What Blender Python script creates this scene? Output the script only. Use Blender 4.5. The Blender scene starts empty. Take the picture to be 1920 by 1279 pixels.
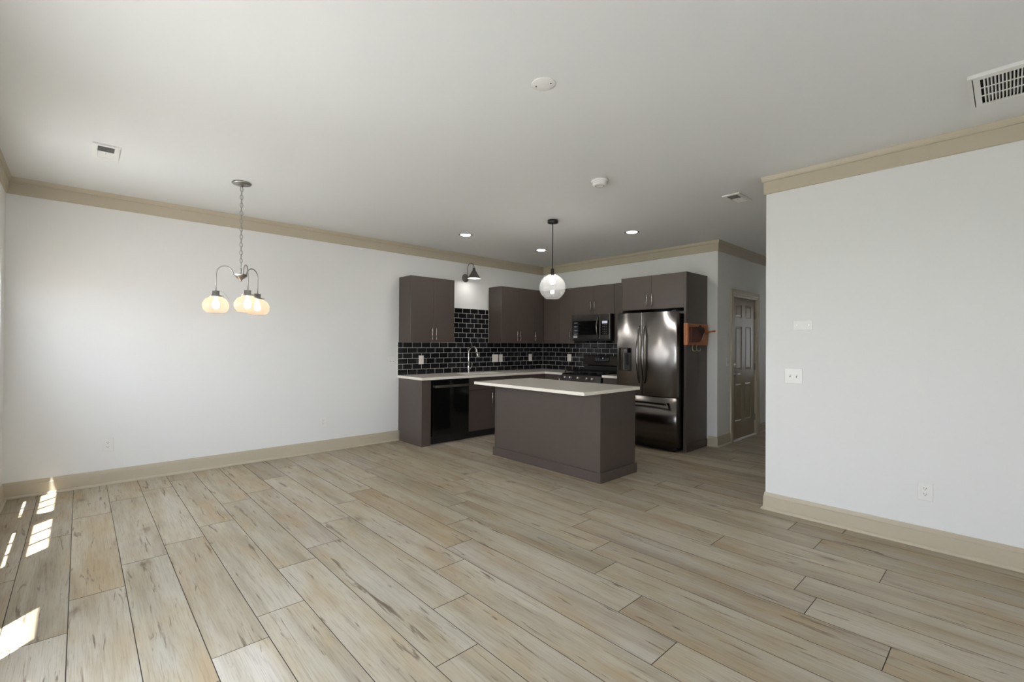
import bpy, bmesh, math, random
from math import pi, sin, cos, radians, sqrt
from mathutils import Vector, Matrix

random.seed(7)
scene = bpy.context.scene
COL = scene.collection

# ------------------------------------------------------------------ camera
FPX = 870.24                                   # focal length in pixels of the 1920 px wide frame
cam_data = bpy.data.cameras.new('camera')
cam = bpy.data.objects.new('camera', cam_data)
COL.objects.link(cam)
cam_data.sensor_fit = 'HORIZONTAL'
cam_data.sensor_width = 36.0
cam_data.lens = FPX / 1920 * 36.0
cam_data.clip_start = 0.02
_r = Vector((0.68154989, 0.73174322, 0.00645097))
_u = Vector((0.00017781, -0.00898115, 0.99995965))
_f = Vector((-0.73177163, 0.68152124, 0.00625121))
cam.matrix_world = Matrix(((_r.x, _u.x, -_f.x, 5.88732),
                           (_r.y, _u.y, -_f.y, 0.47609),
                           (_r.z, _u.z, -_f.z, 1.36805),
                           (0, 0, 0, 1)))
scene.camera = cam

# ------------------------------------------------------------------ view and light
scene.view_settings.view_transform = 'Standard'
scene.view_settings.look = 'None'
scene.view_settings.gamma = 1.0
scene.view_settings.exposure = 0.40
scene.view_settings.use_curve_mapping = False
cy = scene.cycles
cy.use_denoising = True
cy.max_bounces = 10
cy.diffuse_bounces = 7
cy.glossy_bounces = 5
cy.transmission_bounces = 6
cy.transparent_max_bounces = 12
cy.sample_clamp_indirect = 6.0
cy.caustics_reflective = False
cy.caustics_refractive = False

SKY = 14.0
SUN = 24.0
world = bpy.data.worlds.new('daylight')
scene.world = world
world.use_nodes = True
wn = world.node_tree
wn.nodes.clear()
_out = wn.nodes.new('ShaderNodeOutputWorld')
_bg = wn.nodes.new('ShaderNodeBackground')
_geo = wn.nodes.new('ShaderNodeTexCoord')
_sep = wn.nodes.new('ShaderNodeSeparateXYZ')
_ramp = wn.nodes.new('ShaderNodeValToRGB')
_ramp.color_ramp.elements[0].position = 0.0
_ramp.color_ramp.elements[0].color = (0.87, 0.91, 0.98, 1)
_ramp.color_ramp.elements[1].position = 0.7
_ramp.color_ramp.elements[1].color = (0.67, 0.785, 0.99, 1)
wn.links.new(_geo.outputs['Generated'], _sep.inputs[0])
wn.links.new(_sep.outputs['Z'], _ramp.inputs[0])
wn.links.new(_ramp.outputs[0], _bg.inputs['Color'])
_bg.inputs['Strength'].default_value = SKY
wn.links.new(_bg.outputs[0], _out.inputs[0])

sun_data = bpy.data.lights.new('sun', 'SUN')
sun_data.energy = SUN
sun_data.angle = radians(0.5)
sun_data.color = (1.0, 0.98, 0.96)
sun = bpy.data.objects.new('sun', sun_data)
sun.rotation_euler = Vector((-0.22, 0.2, -1.0)).to_track_quat('-Z', 'Y').to_euler()
sun.location = (8, -4, 9)
COL.objects.link(sun)


def portal(name, loc, normal, sx, sz):
    d = bpy.data.lights.new(name, 'AREA')
    d.shape = 'RECTANGLE'
    d.size = sx
    d.size_y = sz
    d.cycles.is_portal = True
    o = bpy.data.objects.new(name, d)
    o.location = loc
    o.rotation_euler = Vector(normal).to_track_quat('-Z', 'Z').to_euler()
    COL.objects.link(o)


portal('patio_door_portal', (4.07, -0.05, 1.06), (0, 1, 0), 1.05, 2.04)

portal('added_window_portal', (8.3 + 0.03, 1.85, 1.4), (-1, 0, 0), 0.9, 1.3)

# ------------------------------------------------------------------ room measures
D = 6.739       # back wall of the kitchen
XK = 3.208      # end of the kitchen back wall, left wall of the hall
YR = 4.697      # right wall
XR = 4.487      # free end of the right wall
H = 2.782       # ceiling
XE = 8.3        # end of the room behind the camera
YH = 10.2       # end of the hall


# ------------------------------------------------------------------ materials
def srgb(r, g, b):
    def f(c):
        c /= 255.0
        return c / 12.92 if c <= 0.04045 else ((c + 0.055) / 1.055) ** 2.4
    return (f(r), f(g), f(b), 1)


def new_mat(name):
    m = bpy.data.materials.new(name)
    m.use_nodes = True
    nt = m.node_tree
    return m, nt, nt.nodes['Principled BSDF']


def obj_noise(nt, scale, detail=4, stretch=(1, 1, 1), rough=0.55):
    tc = nt.nodes.new('ShaderNodeTexCoord')
    mp = nt.nodes.new('ShaderNodeMapping')
    mp.inputs['Scale'].default_value = stretch
    nz = nt.nodes.new('ShaderNodeTexNoise')
    nz.inputs['Scale'].default_value = scale
    nz.inputs['Detail'].default_value = detail
    nz.inputs['Roughness'].default_value = rough
    nt.links.new(tc.outputs['Object'], mp.inputs[0])
    nt.links.new(mp.outputs[0], nz.inputs['Vector'])
    return nz


def plain(name, col, rough=0.5, metal=0.0, bump=0.0, bscale=60, stretch=(1, 1, 1), vary=0.04, spec=0.5, coat=0.0):
    """colour with a faint procedural mottling and bump"""
    m, nt, p = new_mat(name)
    nz = obj_noise(nt, bscale, 4, stretch)
    mix = nt.nodes.new('ShaderNodeMix')
    mix.data_type = 'RGBA'
    mix.inputs[6].default_value = tuple(c * (1 - vary) for c in col[:3]) + (1,)
    mix.inputs[7].default_value = tuple(min(1, c * (1 + vary)) for c in col[:3]) + (1,)
    nt.links.new(nz.outputs['Fac'], mix.inputs[0])
    nt.links.new(mix.outputs[2], p.inputs['Base Color'])
    p.inputs['Roughness'].default_value = rough
    p.inputs['Metallic'].default_value = metal
    p.inputs['Specular IOR Level'].default_value = spec
    p.inputs['Coat Weight'].default_value = coat
    if bump:
        b = nt.nodes.new('ShaderNodeBump')
        b.inputs['Strength'].default_value = bump
        b.inputs['Distance'].default_value = 0.002
        nt.links.new(nz.outputs['Fac'], b.inputs['Height'])
        nt.links.new(b.outputs[0], p.inputs['Normal'])
    return m


def glow(name, col, strength):
    m, nt, p = new_mat(name)
    p.inputs['Base Color'].default_value = (0.8, 0.8, 0.8, 1)
    p.inputs['Emission Color'].default_value = tuple(col) + (1,)
    p.inputs['Emission Strength'].default_value = strength
    return m


def thin_glass(name, tint=(1, 1, 1), body=(0.9, 0.9, 0.9), body_amt=0.0, ior=1.45, translucent=False, rough=0.0):
    m = bpy.data.materials.new(name)
    m.use_nodes = True
    nt = m.node_tree
    nt.nodes.clear()
    out = nt.nodes.new('ShaderNodeOutputMaterial')
    tr = nt.nodes.new('ShaderNodeBsdfTransparent')
    tr.inputs[0].default_value = tuple(tint) + (1,)
    last = tr
    if body_amt:
        df = nt.nodes.new('ShaderNodeBsdfTranslucent' if translucent else 'ShaderNodeBsdfDiffuse')
        df.inputs[0].default_value = tuple(body) + (1,)
        mx = nt.nodes.new('ShaderNodeMixShader')
        mx.inputs[0].default_value = body_amt
        nt.links.new(tr.outputs[0], mx.inputs[1])
        nt.links.new(df.outputs[0], mx.inputs[2])
        last = mx
    gl = nt.nodes.new('ShaderNodeBsdfGlossy')
    gl.inputs['Roughness'].default_value = rough
    fr = nt.nodes.new('ShaderNodeFresnel')
    fr.inputs[0].default_value = ior
    mx2 = nt.nodes.new('ShaderNodeMixShader')
    # reflect on the outer side of each sheet only (no total reflection inside thin glass)
    ge = nt.nodes.new('ShaderNodeNewGeometry')
    inv = nt.nodes.new('ShaderNodeMath')
    inv.operation = 'SUBTRACT'
    inv.inputs[0].default_value = 1.0
    nt.links.new(ge.outputs['Backfacing'], inv.inputs[1])
    mu = nt.nodes.new('ShaderNodeMath')
    mu.operation = 'MULTIPLY'
    nt.links.new(fr.outputs[0], mu.inputs[0])
    nt.links.new(inv.outputs[0], mu.inputs[1])
    nt.links.new(mu.outputs[0], mx2.inputs[0])
    nt.links.new(last.outputs[0], mx2.inputs[1])
    nt.links.new(gl.outputs[0], mx2.inputs[2])
    nt.links.new(mx2.outputs[0], out.inputs[0])
    return m


def floor_material():
    m, nt, p = new_mat('oak_vinyl_plank')
    L = nt.links.new
    N = nt.nodes.new
    at = N('ShaderNodeAttribute')
    at.attribute_name = 'plank'
    tc = N('ShaderNodeTexCoord')
    sp = N('ShaderNodeSeparateXYZ')
    L(at.outputs['Vector'], sp.inputs[0])
    off = N('ShaderNodeVectorMath')
    off.operation = 'SCALE'
    off.inputs['Scale'].default_value = 37.0
    L(at.outputs['Vector'], off.inputs[0])
    add = N('ShaderNodeVectorMath')
    add.operation = 'ADD'
    L(tc.outputs['Object'], add.inputs[0])
    L(off.outputs[0], add.inputs[1])

    def noise(stretch, scale, detail, rough, dist=0.0):
        mp = N('ShaderNodeMapping')
        mp.inputs['Scale'].default_value = stretch
        L(add.outputs[0], mp.inputs[0])
        n = N('ShaderNodeTexNoise')
        n.inputs['Scale'].default_value = scale
        n.inputs['Detail'].default_value = detail
        n.inputs['Roughness'].default_value = rough
        n.inputs['Distortion'].default_value = dist
        L(mp.outputs[0], n.inputs['Vector'])
        return n

    def ramp(src, stops):
        r = N('ShaderNodeValToRGB')
        e = r.color_ramp.elements
        e[0].position, e[0].color = stops[0]
        e[1].position, e[1].color = stops[-1]
        for s in stops[1:-1]:
            x = e.new(s[0])
            x.color = s[1]
        L(src, r.inputs[0])
        return r

    def mix(kind, fac, a, b):
        x = N('ShaderNodeMix')
        x.data_type = 'RGBA'
        x.blend_type = kind
        if isinstance(fac, float):
            x.inputs[0].default_value = fac
        else:
            L(fac, x.inputs[0])
        L(a, x.inputs[6])
        if isinstance(b, tuple):
            x.inputs[7].default_value = b
        else:
            L(b, x.inputs[7])
        return x
    # tone of the board, then broad bands of tan and grey along it, grain, cracks, knots
    tone = ramp(sp.outputs['X'], [(0.0, srgb(146, 138, 124)), (0.2, srgb(180, 174, 163)), (0.42, srgb(172, 157, 130)), (0.58, srgb(158, 149, 146)),
                                  (0.78, srgb(194, 188, 177)), (1.0, srgb(156, 144, 128))])
    band = noise((0.55, 5.0, 1), 1.6, 3, 0.55, 0.4)
    bandc = ramp(band.outputs['Fac'], [(0.30, srgb(134, 121, 102)), (0.47, srgb(174, 166, 150)), (0.66, srgb(194, 191, 182))])
    c1 = mix('MIX', 0.5, tone.outputs[0], bandc.outputs[0])
    blot = noise((1.6, 4.0, 1), 1.3, 2, 0.5)
    blotf = ramp(blot.outputs['Fac'], [(0.46, (0, 0, 0, 1)), (0.74, (0.7, 0.7, 0.7, 1))])
    c2 = mix('MIX', blotf.outputs[0], c1.outputs[2], srgb(170, 150, 118))
    grain = noise((0.9, 26.0, 1), 6.0, 6, 0.65, 0.8)
    gr = ramp(grain.outputs['Fac'], [(0.28, (0.62, 0.60, 0.57, 1)), (0.5, (0.97, 0.97, 0.97, 1)), (0.75, (1.06, 1.06, 1.05, 1))])
    c3 = mix('MULTIPLY', 0.85, c2.outputs[2], gr.outputs[0])
    crack = noise((1.0, 13.0, 1), 2.3, 5, 0.6, 1.2)
    ck = ramp(crack.outputs['Fac'], [(0.0, (0, 0, 0, 1)), (0.605, (0, 0, 0, 1)), (0.66, (0.7, 0.7, 0.7, 1)), (0.73, (1, 1, 1, 1))])
    c4 = mix('MIX', ck.outputs[0], c3.outputs[2], srgb(104, 90, 76))
    mpk = N('ShaderNodeMapping')
    mpk.inputs['Scale'].default_value = (1.3, 3.8, 1)
    L(add.outputs[0], mpk.inputs[0])
    vo = N('ShaderNodeTexVoronoi')
    vo.inputs['Scale'].default_value = 1.05
    vo.inputs['Randomness'].default_value = 1.0
    wob = noise((1.0, 3.0, 1), 7.0, 3, 0.6)
    wv = N('ShaderNodeVectorMath')
    wv.operation = 'MULTIPLY_ADD'
    wv.inputs[1].default_value = (0.28, 0.28, 0.28)
    L(wob.outputs['Color'], wv.inputs[0])
    L(mpk.outputs[0], wv.inputs[2])
    L(wv.outputs[0], vo.inputs['Vector'])
    kn = ramp(vo.outputs['Distance'], [(0.0, (0.9, 0.9, 0.9, 1)), (0.03, (0.7, 0.7, 0.7, 1)), (0.10, (0.18, 0.18, 0.18, 1)), (0.2, (0, 0, 0, 1))])
    c5 = mix('MIX', kn.outputs[0], c4.outputs[2], srgb(104, 84, 66))
    c6 = mix('MULTIPLY', 1.0, c5.outputs[2], (0.90, 0.865, 0.79, 1))
    L(c6.outputs[2], p.inputs['Base Color'])
    p.inputs['Roughness'].default_value = 0.5
    p.inputs['Specular IOR Level'].default_value = 0.28
    b = N('ShaderNodeBump')
    b.inputs['Strength'].default_value = 0.12
    b.inputs['Distance'].default_value = 0.001
    L(grain.outputs['Fac'], b.inputs['Height'])
    L(b.outputs[0], p.inputs['Normal'])
    return m


def tile_material():
    m, nt, p = new_mat('black_glazed_tile')
    nz = obj_noise(nt, 14, 2)
    b = nt.nodes.new('ShaderNodeBump')
    b.inputs['Strength'].default_value = 0.22
    b.inputs['Distance'].default_value = 0.004
    nt.links.new(nz.outputs['Fac'], b.inputs['Height'])
    nt.links.new(b.outputs[0], p.inputs['Normal'])
    at = nt.nodes.new('ShaderNodeAttribute')
    at.attribute_name = 'plank'
    r = nt.nodes.new('ShaderNodeValToRGB')
    r.color_ramp.elements[0].color = (0.007, 0.007, 0.008, 1)
    r.color_ramp.elements[1].color = (0.016, 0.016, 0.019, 1)
    nt.links.new(at.outputs['Fac'], r.inputs[0])
    nt.links.new(r.outputs[0], p.inputs['Base Color'])
    p.inputs['Roughness'].default_value = 0.09
    p.inputs['Specular IOR Level'].default_value = 0.45
    return m


def steel(name, col, rough, axis='z', amt=0.012):
    """brushed metal: streaks along one axis"""
    st = {'z': (110, 110, 1.0), 'x': (1.2, 60, 60)}[axis]
    m, nt, p = new_mat(name)
    nz = obj_noise(nt, 5, 3, st)
    r = nt.nodes.new('ShaderNodeMapRange')
    r.inputs['To Min'].default_value = rough - 0.02
    r.inputs['To Max'].default_value = rough + 0.03
    nt.links.new(nz.outputs['Fac'], r.inputs['Value'])
    nt.links.new(r.outputs[0], p.inputs['Roughness'])
    p.inputs['Base Color'].default_value = col
    p.inputs['Metallic'].default_value = 1.0
    if axis == 'z':
        tg = nt.nodes.new('ShaderNodeTangent')
        tg.direction_type = 'RADIAL'
        tg.axis = 'Z'
        nt.links.new(tg.outputs[0], p.inputs['Tangent'])
        p.inputs['Anisotropic'].default_value = 0.85
        p.inputs['Anisotropic Rotation'].default_value = 0.25
    b = nt.nodes.new('ShaderNodeBump')
    b.inputs['Strength'].default_value = amt
    b.inputs['Distance'].default_value = 0.001
    nt.links.new(nz.outputs['Fac'], b.inputs['Height'])
    nt.links.new(b.outputs[0], p.inputs['Normal'])
    return m


M = {}
M['wall'] = plain('white_wall_paint', srgb(229, 229, 227), 0.6, bump=0.05, bscale=180, vary=0.01)
M['ceiling'] = plain('white_ceiling_paint', srgb(224, 225, 224), 0.75, bump=0.05, bscale=150, vary=0.01)
M['trim'] = plain('taupe_trim_paint', srgb(186, 176, 155), 0.4, vary=0.02, bscale=30)
M['door'] = plain('taupe_door_paint', srgb(150, 137, 114), 0.3, vary=0.02, bscale=30)
M['floor'] = floor_material()
M['seam'] = plain('plank_seam', srgb(74, 64, 55), 0.7)
M['cabinet'] = plain('dark_taupe_laminate', srgb(81, 71, 65), 0.36, bump=0.03, bscale=9, stretch=(1, 1, 1), vary=0.06)
M['carcass'] = plain('dark_taupe_carcass', srgb(76, 66, 60), 0.42, vary=0.05, bscale=9)
M['kick'] = plain('black_toe_kick', srgb(28, 26, 26), 0.6)
M['quartz'] = plain('white_quartz', srgb(241, 234, 221), 0.16, bscale=220, vary=0.05)
M['tile'] = tile_material()
M['grout'] = plain('grey_grout', srgb(205, 201, 193), 0.85, bscale=120, bump=0.1)
M['nickel'] = plain('brushed_nickel', (0.62, 0.60, 0.57, 1), 0.27, metal=1.0, bscale=80)
M['satin'] = plain('satin_nickel_dark', (0.36, 0.35, 0.335, 1), 0.3, metal=1.0, bscale=80)
M['chrome'] = plain('bright_steel', (0.80, 0.79, 0.77, 1), 0.24, metal=1.0, bscale=40)
M['pewter'] = plain('pewter_metal', (0.26, 0.25, 0.24, 1), 0.38, metal=1.0, bscale=40)
M['black_steel'] = steel('black_stainless', (0.38, 0.36, 0.345, 1), 0.29, 'z')
M['black_steel_h'] = steel('black_stainless_flat', (0.15, 0.137, 0.128, 1), 0.24, 'x')
M['handle_steel'] = plain('dark_steel_handle', (0.20, 0.19, 0.18, 1), 0.17, metal=1.0, bscale=40)
M['black'] = plain('black_plastic', srgb(22, 21, 21), 0.35)
M['black_gloss'] = plain('black_glass', (0.004, 0.004, 0.004, 1), 0.06, bscale=3, spec=0.5)
M['dark_grey'] = plain('dark_grey_enamel', srgb(52, 50, 49), 0.4)
M['iron'] = plain('cast_iron', srgb(26, 25, 25), 0.55, bump=0.2, bscale=200)
M['white_plastic'] = plain('white_plastic', srgb(232, 231, 227), 0.35, vary=0.01)
M['almond'] = plain('pale_plate_plastic', srgb(236, 230, 220), 0.35, vary=0.01)
M['slot'] = plain('dark_slot', srgb(60, 58, 55), 0.6)
M['vent_dark'] = plain('vent_painted_shadow', srgb(46, 45, 43), 0.8)  # dark colour stands in for the shade inside the return grille
M['vent_grey'] = plain('vent_throat_shade', srgb(165, 164, 160), 0.8)  # grey stands in for the shade inside the supply vents
M['vent_white'] = plain('white_vent_metal', srgb(226, 226, 222), 0.45, vary=0.01)
M['bronze'] = plain('dark_bronze', srgb(46, 38, 30), 0.4, metal=0.6)
M['glass'] = thin_glass('window_glass')
def cloth(name, col, lo_, hi_):
    m = bpy.data.materials.new(name)
    m.use_nodes = True
    nt = m.node_tree
    p = nt.nodes['Principled BSDF']
    out = nt.nodes['Material Output']
    nz = obj_noise(nt, 90, 2)
    rp = nt.nodes.new('ShaderNodeMapRange')
    rp.inputs['To Min'].default_value = lo_
    rp.inputs['To Max'].default_value = hi_
    nt.links.new(nz.outputs['Fac'], rp.inputs['Value'])
    tr = nt.nodes.new('ShaderNodeBsdfTranslucent')
    tr.inputs[0].default_value = col
    p.inputs['Base Color'].default_value = col
    p.inputs['Roughness'].default_value = 0.9
    mx = nt.nodes.new('ShaderNodeMixShader')
    nt.links.new(rp.outputs[0], mx.inputs[0])
    nt.links.new(p.outputs[0], mx.inputs[1])
    nt.links.new(tr.outputs[0], mx.inputs[2])
    nt.links.new(mx.outputs[0], out.inputs[0])
    return m


M['diffuser_sheer'] = cloth('added_sheer_diffuser', (0.93, 0.93, 0.93, 1), 0.60, 0.70)  # for the added window panels that spread daylight
M['frosted'] = cloth('added_door_diffuser', (0.93, 0.93, 0.93, 1), 0.24, 0.30)  # dim translucent pane that sets the sheen on the hall door
M['diffuser_dense'] = cloth('added_dense_diffuser', (0.93, 0.93, 0.93, 1), 0.05, 0.10)
M['globe'] = thin_glass('clear_globe_glass', (0.93, 0.93, 0.93), (0.9, 0.9, 0.9), 0.055, 1.45)
M['amber'] = thin_glass('pale_amber_glass', (1.0, 0.93, 0.87), (1.0, 0.86, 0.76), 0.19, 1.35, translucent=True)
M['bulb_cool'] = glow('cool_bulb', (1.0, 0.97, 0.92), 105)
M['bulb_warm'] = glow('warm_bulb', (1.0, 0.87, 0.72), 12)
M['lens'] = glow('downlight_lens', (1.0, 0.97, 0.93), 80)
M['lens_hall_fill'] = glow('hall_fill_lens', (1.0, 0.97, 0.93), 8)  # lens of the added hall light, out of sight
M['lens_sconce'] = glow('sconce_bulb', (1.0, 0.98, 0.94), 11)
M['sconce_in'] = plain('white_shade_lining', srgb(245, 244, 240), 0.5)
M['display_blue'] = glow('blue_display', (0.05, 0.12, 0.75), 0.12)
M['display_white'] = glow('white_display', (0.75, 0.82, 1.0), 0.25)
M['print'] = plain('pale_print', srgb(150, 152, 155), 0.5)
M['sticker'] = plain('clear_white_sticker', srgb(172, 168, 163), 0.4)
M['wood'] = plain('orange_stained_pine', srgb(178, 104, 52), 0.4, bscale=7, stretch=(10, 1.2, 10), vary=0.28, bump=0.1)
M['leather'] = plain('brown_leather', srgb(92, 46, 28), 0.6, bscale=60, vary=0.2, bump=0.2)
M['leather_dark'] = plain('dark_brown_leather', srgb(46, 22, 16), 0.55, bscale=60, vary=0.2, bump=0.2)
M['brass'] = plain('brass_wire', (0.72, 0.58, 0.36, 1), 0.3, metal=1.0, bscale=50)
M['sink'] = plain('white_sink', srgb(232, 226, 214), 0.2, vary=0.02)
M['blocker_wood'] = plain('weathered_boards', srgb(150, 138, 122), 0.8, bscale=5, stretch=(1, 8, 0.6), vary=0.2)
M['grass'] = plain('lawn', srgb(122, 136, 96), 0.9, bscale=6, vary=0.3)
M['concrete'] = plain('patio_concrete', srgb(190, 186, 176), 0.85, bscale=8, vary=0.08)

# ------------------------------------------------------------------ mesh helpers


def add_box(bm, lo, hi, bev=0.0, mat=None, segs=2):
    x0, y0, z0 = lo
    x1, y1, z1 = hi
    vs = [bm.verts.new(c) for c in ((x0, y0, z0), (x1, y0, z0), (x1, y1, z0), (x0, y1, z0),
                                    (x0, y0, z1), (x1, y0, z1), (x1, y1, z1), (x0, y1, z1))]
    fs = [bm.faces.new([vs[i] for i in q]) for q in
          ((3, 2, 1, 0), (4, 5, 6, 7), (0, 1, 5, 4), (1, 2, 6, 5), (2, 3, 7, 6), (3, 0, 4, 7))]
    new_v = vs
    if bev > 0:
        ed = list({e for f in fs for e in f.edges})
        res = bmesh.ops.bevel(bm, geom=ed, offset=bev, segments=segs, profile=0.5, affect='EDGES')
        new_v = list({v for f in res['faces'] for v in f.verts} | {v for v in vs if v.is_valid})
    if mat is not None:
        bmesh.ops.transform(bm, matrix=mat, verts=new_v)
    return new_v


def box(lo, hi, bev=0.0):
    bm = bmesh.new()
    add_box(bm, lo, hi, bev)
    return bm


def add_lathe(bm, prof, mat=None, segs=32, smooth=True):
    """prof: list of (radius, z); open ends closed by the profile itself reaching r=0"""
    rings = []
    for r, z in prof:
        if r < 1e-6:
            rings.append([bm.verts.new((0, 0, z))])
        else:
            rings.append([bm.verts.new((r * cos(2 * pi * i / segs), r * sin(2 * pi * i / segs), z)) for i in range(segs)])
    for a, b in zip(rings, rings[1:]):
        for i in range(segs):
            j = (i + 1) % segs
            if len(a) == 1 and len(b) == 1:
                continue
            if len(a) == 1:
                f = bm.faces.new((a[0], b[i], b[j]))
            elif len(b) == 1:
                f = bm.faces.new((a[i], a[j], b[0]))
            else:
                f = bm.faces.new((a[i], a[j], b[j], b[i]))
            f.smooth = smooth
    vs = [v for r in rings for v in r]
    if mat is not None:
        bmesh.ops.transform(bm, matrix=mat, verts=vs)
    return vs


def lathe(prof, loc=(0, 0, 0), axis=None, segs=32):
    bm = bmesh.new()
    m = Matrix.Translation(loc)
    if axis is not None:
        m = m @ Vector(axis).to_track_quat('Z', 'Y').to_matrix().to_4x4()
    add_lathe(bm, prof, m, segs)
    return bm


def add_cyl(bm, p0, p1, r0, r1=None, segs=20):
    r1 = r0 if r1 is None else r1
    p0, p1 = Vector(p0), Vector(p1)
    d = p1 - p0
    m = Matrix.Translation(p0) @ d.to_track_quat('Z', 'Y').to_matrix().to_4x4()
    rings = []
    for r, z in ((r0, 0), (r1, d.length)):
        rings.append([bm.verts.new(m @ Vector((r * cos(2 * pi * i / segs), r * sin(2 * pi * i / segs), z))) for i in range(segs)])
    for i in range(segs):
        j = (i + 1) % segs
        f = bm.faces.new((rings[0][i], rings[0][j], rings[1][j], rings[1][i]))
        f.smooth = True
    bm.faces.new(list(reversed(rings[0])))
    bm.faces.new(rings[1])


def add_tube(bm, pts, rad, segs=10, closed=False):
    pts = [Vector(p) for p in pts]
    n = len(pts)
    rads = rad if isinstance(rad, (list, tuple)) else [rad] * n
    tang = []
    for i in range(n):
        a = pts[(i - 1) % n] if (closed or i > 0) else pts[0]
        b = pts[(i + 1) % n] if (closed or i < n - 1) else pts[-1]
        tang.append((b - a).normalized())
    ref = Vector((0, 0, 1)) if abs(tang[0].z) < 0.9 else Vector((1, 0, 0))
    nrm = (ref - tang[0] * ref.dot(tang[0])).normalized()
    rings = []
    for i in range(n):
        nrm = (nrm - tang[i] * nrm.dot(tang[i])).normalized()
        bi = tang[i].cross(nrm)
        rings.append([bm.verts.new(pts[i] + (nrm * cos(2 * pi * k / segs) + bi * sin(2 * pi * k / segs)) * rads[i]) for k in range(segs)])
    pairs = list(zip(rings, rings[1:])) + ([(rings[-1], rings[0])] if closed else [])
    for a, b in pairs:
        for k in range(segs):
            j = (k + 1) % segs
            f = bm.faces.new((a[k], a[j], b[j], b[k]))
            f.smooth = True
    if not closed:
        bm.faces.new(list(reversed(rings[0])))
        bm.faces.new(rings[-1])


def tube(pts, rad, segs=10, closed=False):
    bm = bmesh.new()
    add_tube(bm, pts, rad, segs, closed)
    return bm


def add_prism(bm, poly, axis, a, b):
    """extrude a 2-D polygon; axis 'x': poly in (y,z); 'y': poly in (x,z); 'z': poly in (x,y)"""
    def pt(p, t):
        return {'x': (t, p[0], p[1]), 'y': (p[0], t, p[1]), 'z': (p[0], p[1], t)}[axis]
    A = [bm.verts.new(pt(p, a)) for p in poly]
    B = [bm.verts.new(pt(p, b)) for p in poly]
    n = len(poly)
    for i in range(n):
        j = (i + 1) % n
        bm.faces.new((A[i], A[j], B[j], B[i]))
    bm.faces.new(list(reversed(A)))
    bm.faces.new(B)


def world_loc(o):
    v = Vector((0, 0, 0))
    while o is not None:
        v += o.location
        o = o.parent
    return v


def obj(name, bm, mat, parent=None, label=None):
    """link a bmesh given in world coordinates as ONE mesh object"""
    bmesh.ops.recalc_face_normals(bm, faces=bm.faces[:])
    if parent is None:
        xs = [v.co for v in bm.verts]
        o0 = Vector(((min(c.x for c in xs) + max(c.x for c in xs)) / 2,
                     (min(c.y for c in xs) + max(c.y for c in xs)) / 2, min(c.z for c in xs)))
    else:
        o0 = world_loc(parent)
    bmesh.ops.translate(bm, vec=-o0, verts=bm.verts[:])
    me = bpy.data.meshes.new(name)
    bm.to_mesh(me)
    bm.free()
    me.materials.append(mat)
    o = bpy.data.objects.new(name, me)
    COL.objects.link(o)
    if parent is None:
        o.location = o0
    else:
        o.parent = parent
    if label:
        o['label'] = label
    return o


def tag(o, label, cat, group=None, kind=None):
    o['label'] = label
    o['category'] = cat
    if group:
        o['group'] = group
    if kind:
        o['kind'] = kind
    return o


def thing(name, loc, label, cat, group=None):
    o = bpy.data.objects.new(name, None)
    o.empty_display_size = 0.1
    o.location = loc
    COL.objects.link(o)
    return tag(o, label, cat, group)


def struct(name, bm, mat, label, cat, parent=None):
    o = obj(name, bm, mat, parent)
    if parent is None:
        tag(o, label, cat, None, 'structure')
    return o


def dup(root, delta, label, group=None):
    """copy a thing with its parts and their sub-parts"""
    r = root.copy()
    COL.objects.link(r)
    r.location = root.location + Vector(delta)
    r['label'] = label
    if group:
        r['group'] = group
    for ch in list(root.children):
        c = ch.copy()
        COL.objects.link(c)
        c.parent = r
        for g in list(ch.children):
            d = g.copy()
            COL.objects.link(d)
            d.parent = c
    return r


# ------------------------------------------------------------------ structure: floor
def build_floor():
    W, LEN, Y0 = 0.2286, 1.524, -0.011
    joints = {0: 2.008, 1: 2.875, 2: 2.51, 3: 2.187, 4: 3.54, 5: 3.332, 6: 2.876, 7: 4.233, 8: 3.864, 9: 3.527,
              10: 3.317, 11: 4.519, 12: 4.197, 13: 3.994, 14: 3.646}
    bm = bmesh.new()
    lay = bm.loops.layers.float_color.new('plank')
    add_box(bm, (0.0, 0.0, -0.12), (XE, YH, -0.0035))
    g = 0.0018
    rng = random.Random(11)
    tones = []
    for k in range(0, 46):
        ya, yb = Y0 + k * W + g, Y0 + (k + 1) * W - g
        ya, yb = max(ya, 0.0), min(yb, YH)
        if yb - ya < 0.02:
            continue
        j = joints.get(k, rng.uniform(0, LEN))
        x = (j % LEN) - LEN
        while x < XE:
            xa, xb = max(x + g, 0.0), min(x + LEN - g, XE)
            x += LEN
            if xb - xa < 0.01:
                continue
            c = (rng.random(), rng.random(), rng.random(), 1)
            vs = [bm.verts.new(q) for q in ((xa, ya, 0), (xb, ya, 0), (xb, yb, 0), (xa, yb, 0),
                                            (xa, ya, -0.0034), (xb, ya, -0.0034), (xb, yb, -0.0034), (xa, yb, -0.0034))]
            for i, q in enumerate(((0, 1, 2, 3), (0, 4, 5, 1), (1, 5, 6, 2), (2, 6, 7, 3), (3, 7, 4, 0))):
                f = bm.faces.new([vs[t] for t in q])
                f.material_index = 1 if i == 0 else 0
                for lp in f.loops:
                    lp[lay] = c
    o = struct('floor', bm, M['seam'], 'light greige oak look plank floor', 'floor')
    o.data.materials.append(M['floor'])


build_floor()


# ------------------------------------------------------------------ structure: walls and ceiling
def S(name, boxes, mat, label, cat):
    bm = bmesh.new()
    for lo, hi in boxes:
        add_box(bm, lo, hi)
    return struct(name, bm, mat, label, cat)


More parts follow.
